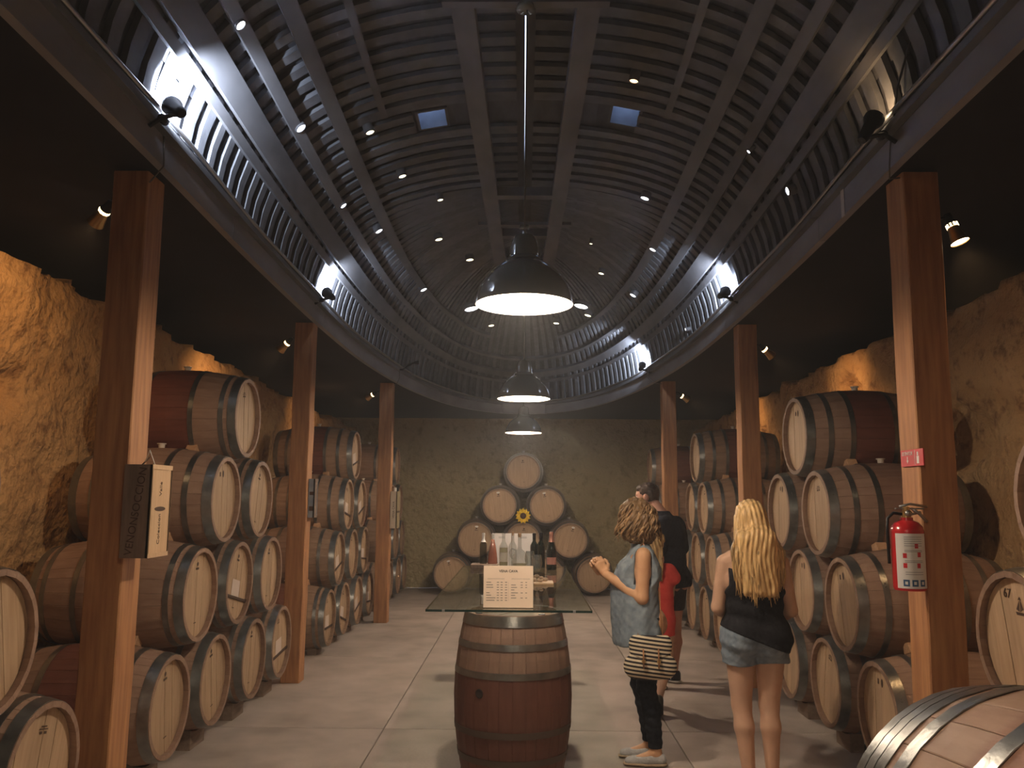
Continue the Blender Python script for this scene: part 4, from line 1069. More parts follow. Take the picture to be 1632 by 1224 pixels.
def hand(S, Wp, d, n, t, curl, s=1.0, spread=.0, thumb=(.6, .3)):
    """W wrist, d towards the fingers, n the way the palm faces, t thumb side"""
    d, n, t = nrm(d), nrm(n), nrm(t); Wp = np.asarray(Wp, float)
    tips = []
    for i, (o, fl) in enumerate(((.027, .95), (.009, 1.05), (-.009, .98), (-.026, .78))):
        kn = Wp + d * (.082 - .004 * abs(i - 1)) * s + t * o * s
        S.cone(Wp + d * .012 * s + t * o * .55 * s, kn, .0125 * s, .0105 * s, .012, (n, .85)); p = kn; a = 0; dd = d + t * spread * (1.5 - i) * .3
        for L_, r0, r1, c in ((.038, .0092, .0084, curl[0]), (.025, .0084, .0077, curl[1]), (.019, .0077, .0068, curl[2])):
            a += c * (1 + .06 * i); v = nrm(dd) * math.cos(a) + n * math.sin(a); q = p + v * L_ * fl * s; S.cone(p, q, r0 * s, r1 * s, .004); p = q
        tips.append(p)
    b = Wp + d * .018 * s + t * .018 * s; j1 = b + (d * .55 + t * .65 + n * .35) * .040 * s; j2 = j1 + nrm(d * 1.0 + t * (.6 - thumb[0]) + n * thumb[1]) * .032 * s; j3 = j2 + nrm(d * 1.0 + t * (.2 - thumb[0]) + n * (thumb[1] + .3)) * .026 * s
    S.cone(b, j1, .015 * s, .0115 * s, .012); S.cone(j1, j2, .0105 * s, .0098 * s, .006); S.cone(j2, j3, .0096 * s, .0082 * s, .005)
    return tips

def head(S, c, f, up=(0, 0, 1), s=1.0, fem=True):
    f = nrm(f); up = nrm(np.array(up) - f * (np.array(up) @ f)); r = np.cross(f, up); FR = np.array([r, f, up])
    A = lambda x, y, z: np.asarray(c) + (r * x + f * y + up * z) * s
    S.ell(A(0, -.012, .025), np.array((.074, .092, .088)) * s, FR, .02)
    S.ell(A(0, .022, -.030), np.array((.060, .068, .082)) * s, FR, .03)
    S.cone(A(-.03, .045, -.083), A(.03, .045, -.083), .020 * s, .020 * s, .03); S.ell(A(0, .066, -.092), np.array((.018, .014, .014)) * s, FR, .015)
    S.cone(A(0, .084, .008), A(0, .106, -.030), .007 * s, .0115 * s, .010); S.cone(A(-.012, .092, -.033), A(.012, .092, -.033), .008 * s, .008 * s, .008)
    S.cone(A(-.032, .074, .022), A(.032, .074, .022), .011 * s, .011 * s, .012)
    S.cone(A(-.018, .083, -.058), A(.018, .083, -.058), .0065 * s, .0065 * s, .006); S.cone(A(-.015, .082, -.068), A(.015, .082, -.068), .007 * s, .007 * s, .006)
    for e in (-1, 1):
        S.ell(A(e * .040, .052, -.028), np.array((.022, .020, .022)) * s, FR, .015)
        S.ell(A(e * .075, -.006, -.008), np.array((.010, .020, .031)) * s, FR, .008)
    return A, FR
def eyes(parent, A, s=1.0, iris=(.10, .06, .03)):
    for e in (-1, 1):
        p = A(e * .030, .0745, .002) - np.array(parent.location); q = MB().ball(Vector(p), .0115 * s, 8); ey = q.build('eye', mat_eye, parent, True)
        p2 = A(e * .030, .0815, .002) - np.array(parent.location); MB().ball(Vector(p2), .0055 * s, 6).build('iris', mat_iris, ey, True)
mat_eye = mat('eye_white', (.75, .72, .68), .2); mat_iris = mat('iris_brown', (.06, .035, .02), .2)
def skin(name, c, c2): 
    m = mat(name, c, .5, col2=c2, nscale=14, bump=.05, spec=.35); b = m.node_tree.nodes['Principled BSDF']
    b.inputs['Subsurface Weight'].default_value = .0; return m
SK1 = skin('skin_tan', (.60, .33, .18), (.66, .38, .22)); SK2 = skin('skin_fair', (.56, .34, .23), (.62, .39, .27)); SK3 = skin('skin_ruddy', (.52, .28, .20), (.60, .33, .24))
def cloth(name, c, c2, ns=60, bump=.3, **k): return mat(name, c, .85, col2=c2, nscale=ns, bump=bump, spec=.2, **k)
DENIM = cloth('washed_denim', (.16, .20, .24), (.26, .31, .35), 26); DENIM2 = cloth('denim_shorts', (.14, .18, .23), (.24, .29, .34), 30)
BLACKC = cloth('black_cloth', (.010, .010, .013), (.018, .018, .022)); NAVY = cloth('black_polo', (.012, .013, .020), (.02, .022, .032)); CORAL = cloth('coral_dress', (.62, .055, .045), (.70, .085, .07), 30)
JEAN = cloth('black_jeans', (.008, .009, .013), (.018, .019, .025), 50)
def hairmat(name, a, b, c):
    m = mat(name, a, .42, col2=b, nscale=26, stretch=(2.2, 2.2, .25), bump=.35, objvar=.38, spec=.45); return m
HBLOND = hairmat('blonde_hair', (.30, .17, .065), (.70, .48, .22), 0); HBROWN = hairmat('light_brown_hair', (.15, .08, .035), (.34, .21, .10), 0); HDARK = hairmat('dark_brown_hair', (.022, .014, .010), (.05, .03, .022), 0)
def lock(parent, pts, r, m, name='hair_lock'):
    pts = [Vector(p) - parent.location for p in pts]; n = len(pts); rs = [r * (.55 + .75 * math.sin(PI * min(1, .12 + .8 * i / (n - 1)))) * (1 if i < n - 2 else .45) for i in range(n)]
    return pts, rs
def leg(S, hip, knee, ank, s=1.0, f=(0, 1, 0), k=.03, th=(.086, .054), cf=.055):
    hip, knee, ank, f = map(lambda v: np.asarray(v, float), (hip, knee, ank, f))
    S.cone(hip, knee, th[0] * s, th[1] * s, k); m = knee * .68 + ank * .32 - f * .012 * s
    S.cone(knee, m, th[1] * .93 * s, cf * s, .02); S.cone(m, ank, cf * .97 * s, .036 * s, .02); S.ell(knee + f * .018 * s, np.array((.034, .034, .04)) * s, None, .03)
def foot(S, ank, d, s=1.0, k=.015):
    ank = np.asarray(ank, float); d = nrm(d); z = V(0, 0, 1)
    S.cone(ank, ank - z * .045 * s - d * .02 * s, .034 * s, .030 * s, k); S.cone(ank - z * .02 * s + d * .02 * s, ank - z * .055 * s + d * .12 * s, .034 * s, .024 * s, .02)
    S.cone(ank - z * .058 * s + d * .10 * s, ank - z * .062 * s + d * .16 * s, .026 * s, .018 * s, .02)
def arm(S, sh, el, wr, s=1.0, k=.02, r=(.046, .038, .026)):
    sh, el, wr = map(lambda v: np.asarray(v, float), (sh, el, wr))
    S.cone(sh, el, r[0] * s, r[1] * s, k); m = el * .72 + wr * .28; S.cone(el, m, r[1] * .97 * s, r[1] * s, .015); S.cone(m, wr, r[1] * .98 * s, r[2] * s, .015)
def torso(S, P, s=1.0, fem=True, hz=.86, wz=1.01, cz=1.19, sz=1.295, hw=.078, cwid=.085):
    S.cone(P(-hw, 0, hz), P(hw, 0, hz), .108 * s, .108 * s, .04); S.cone(P(-.05, 0, wz), P(.05, 0, wz), .090 * s, .090 * s, .05)
    S.cone(P(0, 0, hz), P(0, 0, cz), .10 * s, .10 * s, .05); S.cone(P(-cwid, 0, cz), P(cwid, 0, cz), .098 * s, .098 * s, .05)
    S.cone(P(-.115 * s, -.01, sz), P(.115 * s, -.01, sz), .052 * s, .052 * s, .05)
    for e in (-1, 1):
        S.ell(P(e * .078 * s, -.055 * s, hz - .02), np.array((.088, .082, .092)) * s, None, .04)
        if fem: S.ell(P(e * .072 * s, .082 * s, cz - .01), np.array((.058, .055, .06)) * s, None, .035)
def vnoise(X, sc, seed=0):
    o = 0
    for i, (a, b, c) in enumerate(((1, .7, .3), (-.6, 1.1, .5), (.4, -.8, 1.2), (1.3, .2, -.9))):
        o = o + np.sin((X[..., 0] * a + X[..., 1] * b + X[..., 2] * c) * sc * (1 + .37 * i) + seed + i * 1.7)
    return o / 4

# --- woman in the sleeveless denim shirt, seen from her left side
LOC1 = V(.80, 5.46, 0); F1 = nrm((-1, .05, 0)); R1 = np.cross(F1, (0, 0, 1))
w1 = empty('person', tuple(LOC1)); tag(w1, 'woman in sleeveless denim shirt and black jeans with clasped hands, standing beside the glass table', 'person')
P = lambda r, f, z: LOC1 + R1 * r + F1 * f + V(0, 0, z)
def lean(z): return .055 * max(0, (z - .1)) / 1.2          # stands with hips forward of the heels
Q = lambda r, f, z: P(r, f + lean(z), z)
S = SDF(); torso(S, Q, .95, True, .86, 1.0, 1.16, 1.27, .070, .075)
S.cone(Q(0, -.01, 1.28), Q(0, .015, 1.40), .050, .046, .03); FH1 = nrm((-.80, .60, .0)); A1, FR1 = head(S, Q(0, .03, 1.485), FH1)
hl, hr = Q(-.085, 0, .84), Q(.085, 0, .84); kl, kr = Q(-.075, .015, .45), Q(.075, .04, .45); al, ar = P(-.075, -.02, .085), P(.085, .0, .085)
leg(S, hl, kl, al, .90, F1); leg(S, hr, kr, ar, .90, F1); foot(S, al, F1, .9); foot(S, ar, F1, .9)
sl_, sr_ = Q(-.155, -.005, 1.255), Q(.155, -.005, 1.255); el, er = Q(-.185, .02, 1.005), Q(.19, .04, 1.01)
wl, wr = P(-.055, .275, 1.135), P(.055, .285, 1.135)
arm(S, sl_, el, wl, 1.0); arm(S, sr_, er, wr, 1.0)
hd = nrm(F1 * .50 + V(0, 0, .86)); hn = R1
hand(S, wl + R1 * .018, hd, R1, nrm(-F1 * .86 + V(0, 0, .5)), (.75, .85, .55), .98, thumb=(.5, .9))
hand(S, wr - R1 * .022 + F1 * .018 + V(0, 0, -.006), hd, -R1, nrm(-F1 * .86 + V(0, 0, .5)), (.75, .85, .55), .98, thumb=(.5, .9))
S.build('body', SK1, w1, .0055); eyes(w1, A1)
# shirt
T = SDF(); tz = .95
T.cone(Q(-.075, .0, 1.16), Q(.075, .0, 1.16), .118, .118, .05); T.cone(Q(-.10, -.01, 1.265), Q(.10, -.01, 1.265), .064, .064, .05)
for e in (-1, 1): T.ell(Q(e * .07, .085, 1.145), (.068, .066, .07), None, .04)
T.cone(Q(-.075, .03, 1.1), Q(-.085, .035, .74), .115, .135, .06); T.cone(Q(.075, .03, 1.1), Q(.085, .035, .74), .115, .135, .06); T.cone(Q(0, .10, 1.05), Q(0, .125, .74), .10, .085, .06)
T.cone(Q(0, -.01, 1.27), Q(0, 0, 1.335), .062, .058, .02)
def shirt(X, D):
    Z = X[..., 2]; fwd = (X - LOC1) @ F1; D = D + .005 * np.sin(fwd * 60 + Z * 9) * np.clip((1.1 - Z) / .3, 0, 1) + .003 * vnoise(X, 55)
    D = np.maximum(D, .745 + .05 * np.clip(-fwd * 3, -1, 1) * 1.0 - .012 - Z); D = np.maximum(D, Z - 1.325)
    rr = (X - LOC1) @ R1
    for e, sp, ep in ((-1, sl_, el), (1, sr_, er)):
        a = sp + R1 * e * .012; d = X - a; dd = np.sqrt((d ** 2).sum(-1)); D = np.maximum(D, -(np.minimum(.062 - dd, 1)) * -1 * 0 + (.0 + (.058 - dd)))
        D = np.maximum(D, np.abs(rr) - (.158 + np.clip((1.12 - Z) * .5, 0, .1)))
        b0 = nrm(ep - sp); t = np.clip((X - sp) @ b0, 0, .3); q = X - sp - t[..., None] * b0; D = np.maximum(D, np.where(Z > 1.08, .052 - np.sqrt((q ** 2).sum(-1)), -1))
    return D
sh = T.build('denim_shirt', DENIM, w1, .006, shirt)
MB().tube([Vector(Q(-.065, .128 + .028, 1.20)) - w1.location, Vector(Q(-.065, .15, 1.14)) - w1.location], .003, 6).build('pocket_flap', DENIM2, sh)
# jeans
J = SDF(); leg(J, hl, kl, al, .90, F1); leg(J, hr, kr, ar, .90, F1); J.cone(Q(-.07, 0, .86), Q(.07, 0, .86), .10, .10, .04)
J = J.inflate(.009); J.build('black_jeans', JEAN, w1, .0065, lambda X, D: np.maximum(np.maximum(D + .0025 * np.sin(X[..., 2] * 120 + X[..., 0] * 30), .105 - X[..., 2]), X[..., 2] - .95))
SHOE = cloth('canvas_shoe', (.42, .42, .42), (.52, .52, .52), 80); JUTE = mat('jute_sole', (.40, .30, .20), .9, col2=(.5, .38, .26), nscale=90, bump=.5)
for a in (al, ar):
    K = SDF(); K.cone(a + F1 * -.025 - V(0, 0, .045), a + F1 * .06 - V(0, 0, .045), .038, .040, .02); K.cone(a + F1 * .06 - V(0, 0, .045), a + F1 * .165 - V(0, 0, .060), .040, .026, .02)
    sh_ = K.build('espadrille', SHOE, w1, .006, lambda X, D: np.maximum(np.maximum(D, .014 - X[..., 2]), X[..., 2] - (.075 - .02 * np.sin(np.clip(((X - a) @ F1) * 14, 0, 3.1)))))
    K = SDF(); K.cone(V(a[0], a[1], .012) - F1 * .028, V(a[0], a[1], .012) + F1 * .07, .041, .043, .01, ((0, 0, 1), .35)); K.cone(V(a[0], a[1], .012) + F1 * .07, V(a[0], a[1], .012) + F1 * .172, .043, .030, .01, ((0, 0, 1), .35))
    K.build('jute_sole', JUTE, w1, .005, lambda X, D: np.maximum(D, -X[..., 2]))
# curly bob
def curly(e, A, s, m, spec, nlock, seed, rad_, lockr):
    Hs = SDF()
    for c, r in spec: Hs.ell(A(*c), np.array(r) * s, e['fr'], .03)
    return Hs
def inface(X, A, s, lim=.045, halfw=.055):
    return X
Hs = SDF(); Hs.ell(A1(0, -.022, .035), (.096, .108, .096), FR1, .03); Hs.ell(A1(-.065, -.03, -.055), (.062, .085, .098), FR1, .04); Hs.ell(A1(.065, -.03, -.055), (.062, .085, .098), FR1, .04); Hs.ell(A1(0, -.085, -.06), (.105, .065, .105), FR1, .04)
def hp1(X, D):
    L_ = (X - A1(0, 0, 0)) @ FR1.T
    D = D + .010 * vnoise(X, 62, 1) + .005 * vnoise(X, 140, 4)
    face = np.maximum(np.maximum(-(L_[..., 1] - .045), L_[..., 2] - .062), np.abs(L_[..., 0]) - .058)
    return np.maximum(D, -face)
Hs.build('hair', HBROWN, w1, .006, hp1)
rnd = random.Random(11)
def curls(pr, A, m, n, rx, z0, z1, seed, face=.9, lr=.010, turn=.010, name='hair_lock'):
    for i in range(n):
        th = rnd.uniform(face, 2 * PI - face); zt = rnd.uniform(.02, .10) ; zb = rnd.uniform(z0, z1); pts = []; ph = rnd.uniform(0, 6)
        for k in range(12):
            t = k / 11; z = zt * (1 - t) + zb * t; rr = math.sqrt(max(.05, 1 - ((z - .03) / .13) ** 2)) if z > .03 else 1
            r = (rx[0] + (rx[1] - rx[0]) * t) * rr
            pts.append(A(math.sin(th) * r + turn * math.sin(ph + t * 9), math.cos(th) * r * 1.05 - .025 + turn * math.cos(ph + t * 9), z))
        P_, rs = lock(pr, pts, lr * rnd.uniform(.7, 1.2), m); MB().tube(P_, rs, 6).build(name, m, pr, True)
curls(w1, A1, HBROWN, 90, (.092, .138), -.155, -.07, 3, .75, .0065, .016)
# bag
bg = empty('shoulder_bag', tuple(Q(-.215, .0, .55))); tag(bg, 'black and cream striped shoulder bag at the hip of the woman in denim', 'bag')
def striped(name):
    m = mat(name, (.70, .58, .40), .8, col2=(.76, .64, .46), nscale=60); nt = m.node_tree; src = node_src(m); tc = nt.nodes.new('ShaderNodeTexCoord'); sp = nt.nodes.new('ShaderNodeSeparateXYZ'); nt.links.new(tc.outputs['Object'], sp.inputs[0])
    a = nt.nodes.new('ShaderNodeMath'); a.operation = 'MULTIPLY_ADD'; a.inputs[1].default_value = .12; nt.links.new(sp.outputs[0], a.inputs[0]); nt.links.new(sp.outputs[2], a.inputs[2])
    b = nt.nodes.new('ShaderNodeMath'); b.operation = 'MULTIPLY'; b.inputs[1].default_value = 2 * PI / .0235; nt.links.new(a.outputs[0], b.inputs[0]); c = nt.nodes.new('ShaderNodeMath'); c.operation = 'SINE'; nt.links.new(b.outputs[0], c.inputs[0])
    g = nt.nodes.new('ShaderNodeMapRange'); g.inputs[1].default_value = -.15; g.inputs[2].default_value = .15; nt.links.new(c.outputs[0], g.inputs[0]); mx = nt.nodes.new('ShaderNodeMix'); mx.data_type = 'RGBA'
    nt.links.new(g.outputs[0], mx.inputs[0]); nt.links.new(src, mx.inputs[6]); mx.inputs[7].default_value = (.022, .018, .020, 1); nt.links.new(mx.outputs[2], nt.nodes['Principled BSDF'].inputs['Base Color']); return m
STR = striped('striped_canvas'); LEATH = mat('tan_leather', (.35, .15, .06), .5, col2=(.42, .19, .08), nscale=30)
bc = np.array(bg.location)
B_ = SDF(); B_.cone(bc + F1 * -.085 + V(0, 0, .06), bc + F1 * .085 + V(0, 0, .06), .075, .075, .03, (R1, .55)); B_.cone(bc + F1 * -.068 + V(0, 0, .19), bc + F1 * .062 + V(0, 0, .19), .058, .058, .05, (R1, .5)); B_.cone(bc + V(0, 0, .08), bc + V(0, 0, .2), .085, .07, .04, (R1, .4))
B_.build('bag_body', STR, bg, .006, lambda X, D: np.maximum(D + .002 * vnoise(X, 60), X[..., 2] - (bc[2] + .235)))
Fp = B_.inflate(.007); Fp.build('bag_flap', STR, bg, .006, lambda X, D: np.maximum(np.maximum(np.maximum(D, X[..., 2] - (bc[2] + .242)), (bc[2] + .105 + 2.2 * ((X - bc) @ F1) ** 2) - X[..., 2]), ((X - bc) @ R1) - .01))
for e in (-.045, .045):
    q = MB(); pts = [bc + F1 * e - R1 * .053 + V(0, 0, .17), bc + F1 * e - R1 * .062 + V(0, 0, .12), bc + F1 * e - R1 * .062 + V(0, 0, .06)]
    q.tube([Vector(p - bc) for p in pts], .013, 8, True, (1, .3)).build('closing_strap', LEATH, bg, True)
    MB().box(-.011, .011, -.004, .004, -.009, .009, frame(tuple(F1), (0, 0, 1), tuple(F1 * e - R1 * .067 + V(0, 0, .10))) @ Matrix.Rotation(PI / 2, 4, 'X')).build('buckle', BRASS, bg)
shp = Q(-.12, -.01, 1.335)
for f0, f1, z1 in ((.075, .06, 1.2), (-.10, -.055, 1.2)):
    pts = [bc + F1 * f0 * .8 + V(0, 0, .20), P(-.160, f0 + .05, .95), P(-.128, f0 + .05, 1.10), P(-.125, f1 + .06, 1.25), shp]
    MB().tube([Vector(p - bc) for p in pts], .011, 8, True, (1, .35)).build('shoulder_strap', LEATH, bg, True)

# --- blonde woman from behind
LOC2 = V(1.335, 5.0, 0); F2 = nrm((.06, 1, 0)); R2 = np.cross(F2, (0, 0, 1)); P2 = lambda r, f, z: LOC2 + R2 * r + F2 * f + V(0, 0, z)
w2 = empty('person', tuple(LOC2)); tag(w2, 'woman with long blonde hair, black tank top and denim shorts, seen from behind', 'person')
S = SDF(); torso(S, P2, 1.0, True, .835, 1.0, 1.15, 1.265, .078, .080); S.cone(P2(0, -.01, 1.28), P2(0, .01, 1.40), .050, .046, .03); A2, FR2 = head(S, P2(.0, .02, 1.485), nrm((.25, 1, -.06)))
L2h, R2h = P2(-.085, 0, .80), P2(.085, 0, .80); L2k, R2k = P2(-.085, .01, .45), P2(.07, .01, .45); L2a, R2a = P2(-.06, -.02, .09), P2(.075, .0, .09)
leg(S, L2h, L2k, L2a, 1.0, F2, .015, (.092, .056)); leg(S, R2h, R2k, R2a, 1.0, F2, .015, (.092, .056)); foot(S, L2a, F2, .92); foot(S, R2a, F2 + R2 * .3, .92)
arm(S, P2(-.162, -.005, 1.245), P2(-.205, .0, .99), P2(-.13, .19, .92), 1.0); arm(S, P2(.162, -.005, 1.245), P2(.205, -.01, .98), P2(.13, .17, .90), 1.0)
hand(S, P2(-.13, .19, .92), F2 * .8 + R2 * .5, -R2 * -.2 - V(0, 0, 1), R2, (.4, .5, .3), .95); hand(S, P2(.13, .17, .90), F2 * .8 - R2 * .5, -V(0, 0, 1) + R2 * -.1, -R2, (.4, .5, .3), .95)
S.build('body', SK2, w2, .0065); eyes(w2, A2)
T = SDF(); torso(T, P2, 1.0, True, .835, 1.0, 1.15, 1.265, .078, .080); T = T.inflate(.024)
def tank(X, D):
    r = (X - LOC2) @ R2; f = (X - LOC2) @ F2; Z = X[..., 2]
    D = D + .003 * np.sin(Z * 70 + r * 20); D = np.maximum(D, (.815 - .38 * r - Z) * .9)
    D = np.maximum(D, Z - (1.185 + .6 * np.abs(r) ** 1.5)); return np.maximum(D, np.abs(r) - (.150 + np.clip((1.12 - Z) * .6, 0, .1)))
T.build('tank_top', BLACKC, w2, .0065, tank)
for e in (-1, 1):
    MB().tube([Vector(v) - w2.location for v in (P2(e * .085, -.108, 1.17), P2(e * .092, -.085, 1.25), P2(e * .095, -.05, 1.315), P2(e * .095, .02, 1.325), P2(e * .09, .08, 1.26), P2(e * .08, .11, 1.19))], .006, 6, True, (1, .5)).build('tank_strap', BLACKC, w2, True)
T = SDF(); T.cone(P2(-.078, 0, .835), P2(.078, 0, .835), .108, .108, .04)
for e in (-1, 1): T.ell(P2(e * .080, -.055, .815), (.090, .084, .094), None, .03); T.cone(P2(e * .085, 0, .82), P2(e * .088, 0, .66), .094, .088, .02)
T = T.inflate(.012)
def shorts(X, D): r = (X - LOC2) @ R2; return np.maximum(np.maximum(D + .003 * np.sin(X[..., 2] * 90 + r * 25) + .002 * vnoise(X, 90), X[..., 2] - .89), .685 + .012 * np.sin(r * 16) - X[..., 2])
so = T.build('denim_shorts', DENIM2, w2, .006, shorts)
Hs = SDF(); Hs.ell(A2(0, -.020, .032), (.089, .104, .094), FR2, .03); Hs.ell(A2(0, -.075, -.05), (.10, .055, .12), FR2, .05); Hs.cone(P2(-.06, -.105, 1.38), P2(-.055, -.125, 1.10), .055, .035, .05); Hs.cone(P2(.06, -.105, 1.38), P2(.075, -.125, 1.10), .06, .04, .05); Hs.cone(P2(0, -.10, 1.40), P2(0.01, -.13, 1.10), .06, .035, .05)
def hp2(X, D):
    L_ = (X - A2(0, 0, 0)) @ FR2.T; ang = (X - LOC2) @ R2
    D = D + .003 * np.sin(ang * 240 + 3 * np.sin(X[..., 2] * 16)) + .004 * vnoise(X, 34, 2)
    face = np.maximum(np.maximum(-(L_[..., 1] - .040), L_[..., 2] - .065), np.abs(L_[..., 0]) - .062); return np.maximum(D, -face)
Hs.build('hair', HBLOND, w2, .006, hp2)
rnd = random.Random(4)
for i in range(125):
    x = rnd.uniform(-.135, .15); zb = 1.03 + .035 * math.sin(x * 55) + rnd.uniform(0, .10) if abs(x) < .11 else rnd.uniform(1.06, 1.25); ph = rnd.uniform(0, 6); amp = rnd.uniform(.002, .013); wf = rnd.uniform(14, 26); pts = []
    th = x / .15 * 1.35; zt = 1.56 - abs(x) * .35 - rnd.uniform(0, .08)
    for k in range(16):
        t = k / 15; z = zt * (1 - t) + zb * t
        if z > 1.42: c_ = A2(0, -.02, .03); rr = math.sqrt(max(.08, 1 - ((z - c_[2]) / .105) ** 2)); bx_, by_ = math.sin(th) * .092 * rr, -math.cos(th) * .108 * rr - .0
        else: q = min(1, (1.42 - z) / .1); bx_ = math.sin(th) * .092 * (1 - q) + x * q; by_ = -(math.cos(th) * .108) * (1 - q) - (.16 - .25 * abs(x)) * q
        wv = math.sin(ph + z * wf) * amp * min(1, t * 3); pts.append(P2(bx_ + wv, by_ + .02 * (1 if z > 1.42 else 0) + wv * .5, z))
    p_, rs = lock(w2, pts, rnd.uniform(.004, .0085), HBLOND); MB().tube(p_, rs, 6).build('hair_lock', HBLOND, w2, True)
SAND = mat('dark_sandal', (.03, .02, .02), .6)
for a, dd in ((L2a, F2), (R2a, nrm(F2 + R2 * .3))):
    K = SDF(); z0 = V(a[0], a[1], .010); K.cone(z0 - dd * .03, z0 + dd * .16, .040, .038, .01, ((0, 0, 1), .3)); sd = K.build('sandal', SAND, w2, .006, lambda X, D: np.maximum(D, -X[..., 2]))
    K = SDF(); foot(K, a, dd, .92); K = K.inflate(.006); K.build('ankle_strap', SAND, sd, .006, lambda X, D: np.maximum(np.maximum(D, np.abs(X[..., 2] - .092) - .013), -1), org=np.array(w2.location))

# --- man in the black polo
LOC3 = V(1.30, 7.62, 0); F3 = nrm((-.80, .60, 0)); R3 = np.cross(F3, (0, 0, 1)); P3 = lambda r, f, z: LOC3 + R3 * r + F3 * f + V(0, 0, z)
w3 = empty('person', tuple(LOC3)); tag(w3, 'dark haired man in black polo shirt standing behind the woman in denim', 'person')
S = SDF(); torso(S, P3, 1.08, False, .92, 1.08, 1.27, 1.39, .075, .10); S.cone(P3(0, .03, 1.42), P3(0, .14, 1.55), .060, .056, .03); A3, FR3 = head(S, P3(0, .225, 1.630), nrm((-.97, .25, -.12)), s=1.03)
L3h, R3h = P3(-.095, 0, .88), P3(.095, 0, .88); L3k, R3k = P3(-.10, .02, .48), P3(.10, -.0, .48); L3a, R3a = V(1.335, 7.74, .09), V(1.17, 7.50, .09)
R3a, L3a = L3a, R3a
leg(S, L3h, L3k * .3 + .7 * np.array([(L3h[0] + L3a[0]) / 2, (L3h[1] + L3a[1]) / 2, .48]), L3a, 1.08, F3); leg(S, R3h, R3k * .3 + .7 * np.array([(R3h[0] + R3a[0]) / 2, (R3h[1] + R3a[1]) / 2, .48]), R3a, 1.08, F3); foot(S, L3a, F3, 1.0); foot(S, R3a, F3, 1.0)
arm(S, P3(-.19, 0, 1.36), P3(-.235, -.02, 1.08), P3(-.20, .14, .88), 1.12); arm(S, P3(.19, 0, 1.36), P3(.235, .0, 1.08), P3(.20, .16, .90), 1.12)
hand(S, P3(-.20, .14, .88), F3 * .45 - V(0, 0, .9), R3, F3, (.35, .45, .3), 1.08); hand(S, P3(.20, .16, .90), F3 * .45 - V(0, 0, .9), -R3, F3, (.35, .45, .3), 1.08)
S.build('body', SK3, w3, .0075); eyes(w3, A3)
T = SDF(); torso(T, P3, 1.08, False, .92, 1.08, 1.27, 1.39, .075, .10); T.cone(P3(-.18, 0, 1.365), P3(-.228, -.01, 1.17), .058, .062, .03); T.cone(P3(.18, 0, 1.365), P3(.228, .0, 1.17), .058, .062, .03); T.cone(P3(0, 0, 1.3), P3(0, 0, .86), .11, .13, .05); T.cone(P3(0, .03, 1.42), P3(0, .075, 1.485), .062, .060, .02)
T = T.inflate(.012); T.build('polo_shirt', NAVY, w3, .0075, lambda X, D: np.maximum(np.maximum(D + .003 * vnoise(X, 45), .84 - X[..., 2]), X[..., 2] - 1.50))
T = SDF(); T.cone(P3(-.08, 0, .90), P3(.08, 0, .90), .115, .115, .04); T.cone(L3h, L3h * .5 + .5 * np.array([(L3h[0] + L3a[0]) / 2, (L3h[1] + L3a[1]) / 2, .48]), .105, .088, .03); T.cone(R3h, R3h * .5 + .5 * np.array([(R3h[0] + R3a[0]) / 2, (R3h[1] + R3a[1]) / 2, .48]), .105, .088, .03); T = T.inflate(.008)
T.build('shorts', cloth('dark_shorts', (.05, .04, .04), (.07, .055, .05)), w3, .008, lambda X, D: np.maximum(D, .63 - X[..., 2]))
Hs = SDF(); Hs.ell(A3(0, -.022, .036), (.084, .100, .088), FR3, .03); Hs.ell(A3(0, -.055, -.03), (.075, .055, .06), FR3, .04); Hs.ell(A3(0, .035, .075), (.055, .04, .028), FR3, .03)
def hp3(X, D):
    L_ = (X - A3(0, 0, 0)) @ FR3.T; D = D + .003 * vnoise(X, 150, 1) + .003 * vnoise(X, 60, 2)
    face = np.maximum(-(L_[..., 1] - .048), L_[..., 2] - .050); ear = .03 - np.sqrt((L_[..., 1] + .004) ** 2 + (L_[..., 2] + .012) ** 2); return np.maximum(np.maximum(D, -face), np.where(np.abs(L_[..., 0]) > .055, ear, -1))
Hs.build('hair', HDARK, w3, .0055, hp3)
def sneaker(par, a, d, m1, m2, s=1.0, pitch=0):
    e = empty('sneaker', tuple(np.array(a) - np.array(par.location) - V(0, 0, a[2]) * 0)); e.parent = par
    d = nrm(d); a = np.asarray(a, float); up = V(0, 0, 1); side = np.cross(d, up)
    if pitch: d = nrm(d * math.cos(pitch) - up * math.sin(pitch)); up = np.cross(side, d)
    o = a - up * .062 * s
    K = SDF(); K.cone(o - d * .03 * s + up * .01, o + up * .045 * s - d * .025 * s, .040 * s, .044 * s, .02); K.cone(o + up * .01, o + d * .15 * s, .043 * s, .038 * s, .02); K.cone(o + up * .05 * s - d * .01, o + d * .12 * s, .035 * s, .036 * s, .02)
    K.build('upper', m1, e, .006, lambda X, D: np.maximum(np.maximum(D, -((X - o) @ up) - .012 * s), ((X - o) @ up) - .075 * s), org=a)
    K = SDF(); K.cone(o - d * .035 * s - up * .014 * s, o + d * .155 * s - up * .014 * s, .046 * s, .042 * s, .01, (up, .4)); K.build('sole', m2, e, .006, org=a)
    K = SDF(); K.cone(a - up * .005, a + up * .06 * s, .041 * s, .043 * s, .02); K.build('sock', CHALK, e, .006, lambda X, D: np.maximum(np.maximum(D, ((X - a) @ up) - .065 * s), -((X - a) @ up) - .01), org=a)
    for t in (.0, .03, .06):
        p0 = o + d * t * s - side * .046 * s + up * .008; p1 = o + d * (t + .025) * s - side * .036 * s + up * .045 * s
        MB().tube([Vector(p0 - a), Vector(p1 - a)], .005, 6).build('stripe', WHITEP, e, True)
    return e
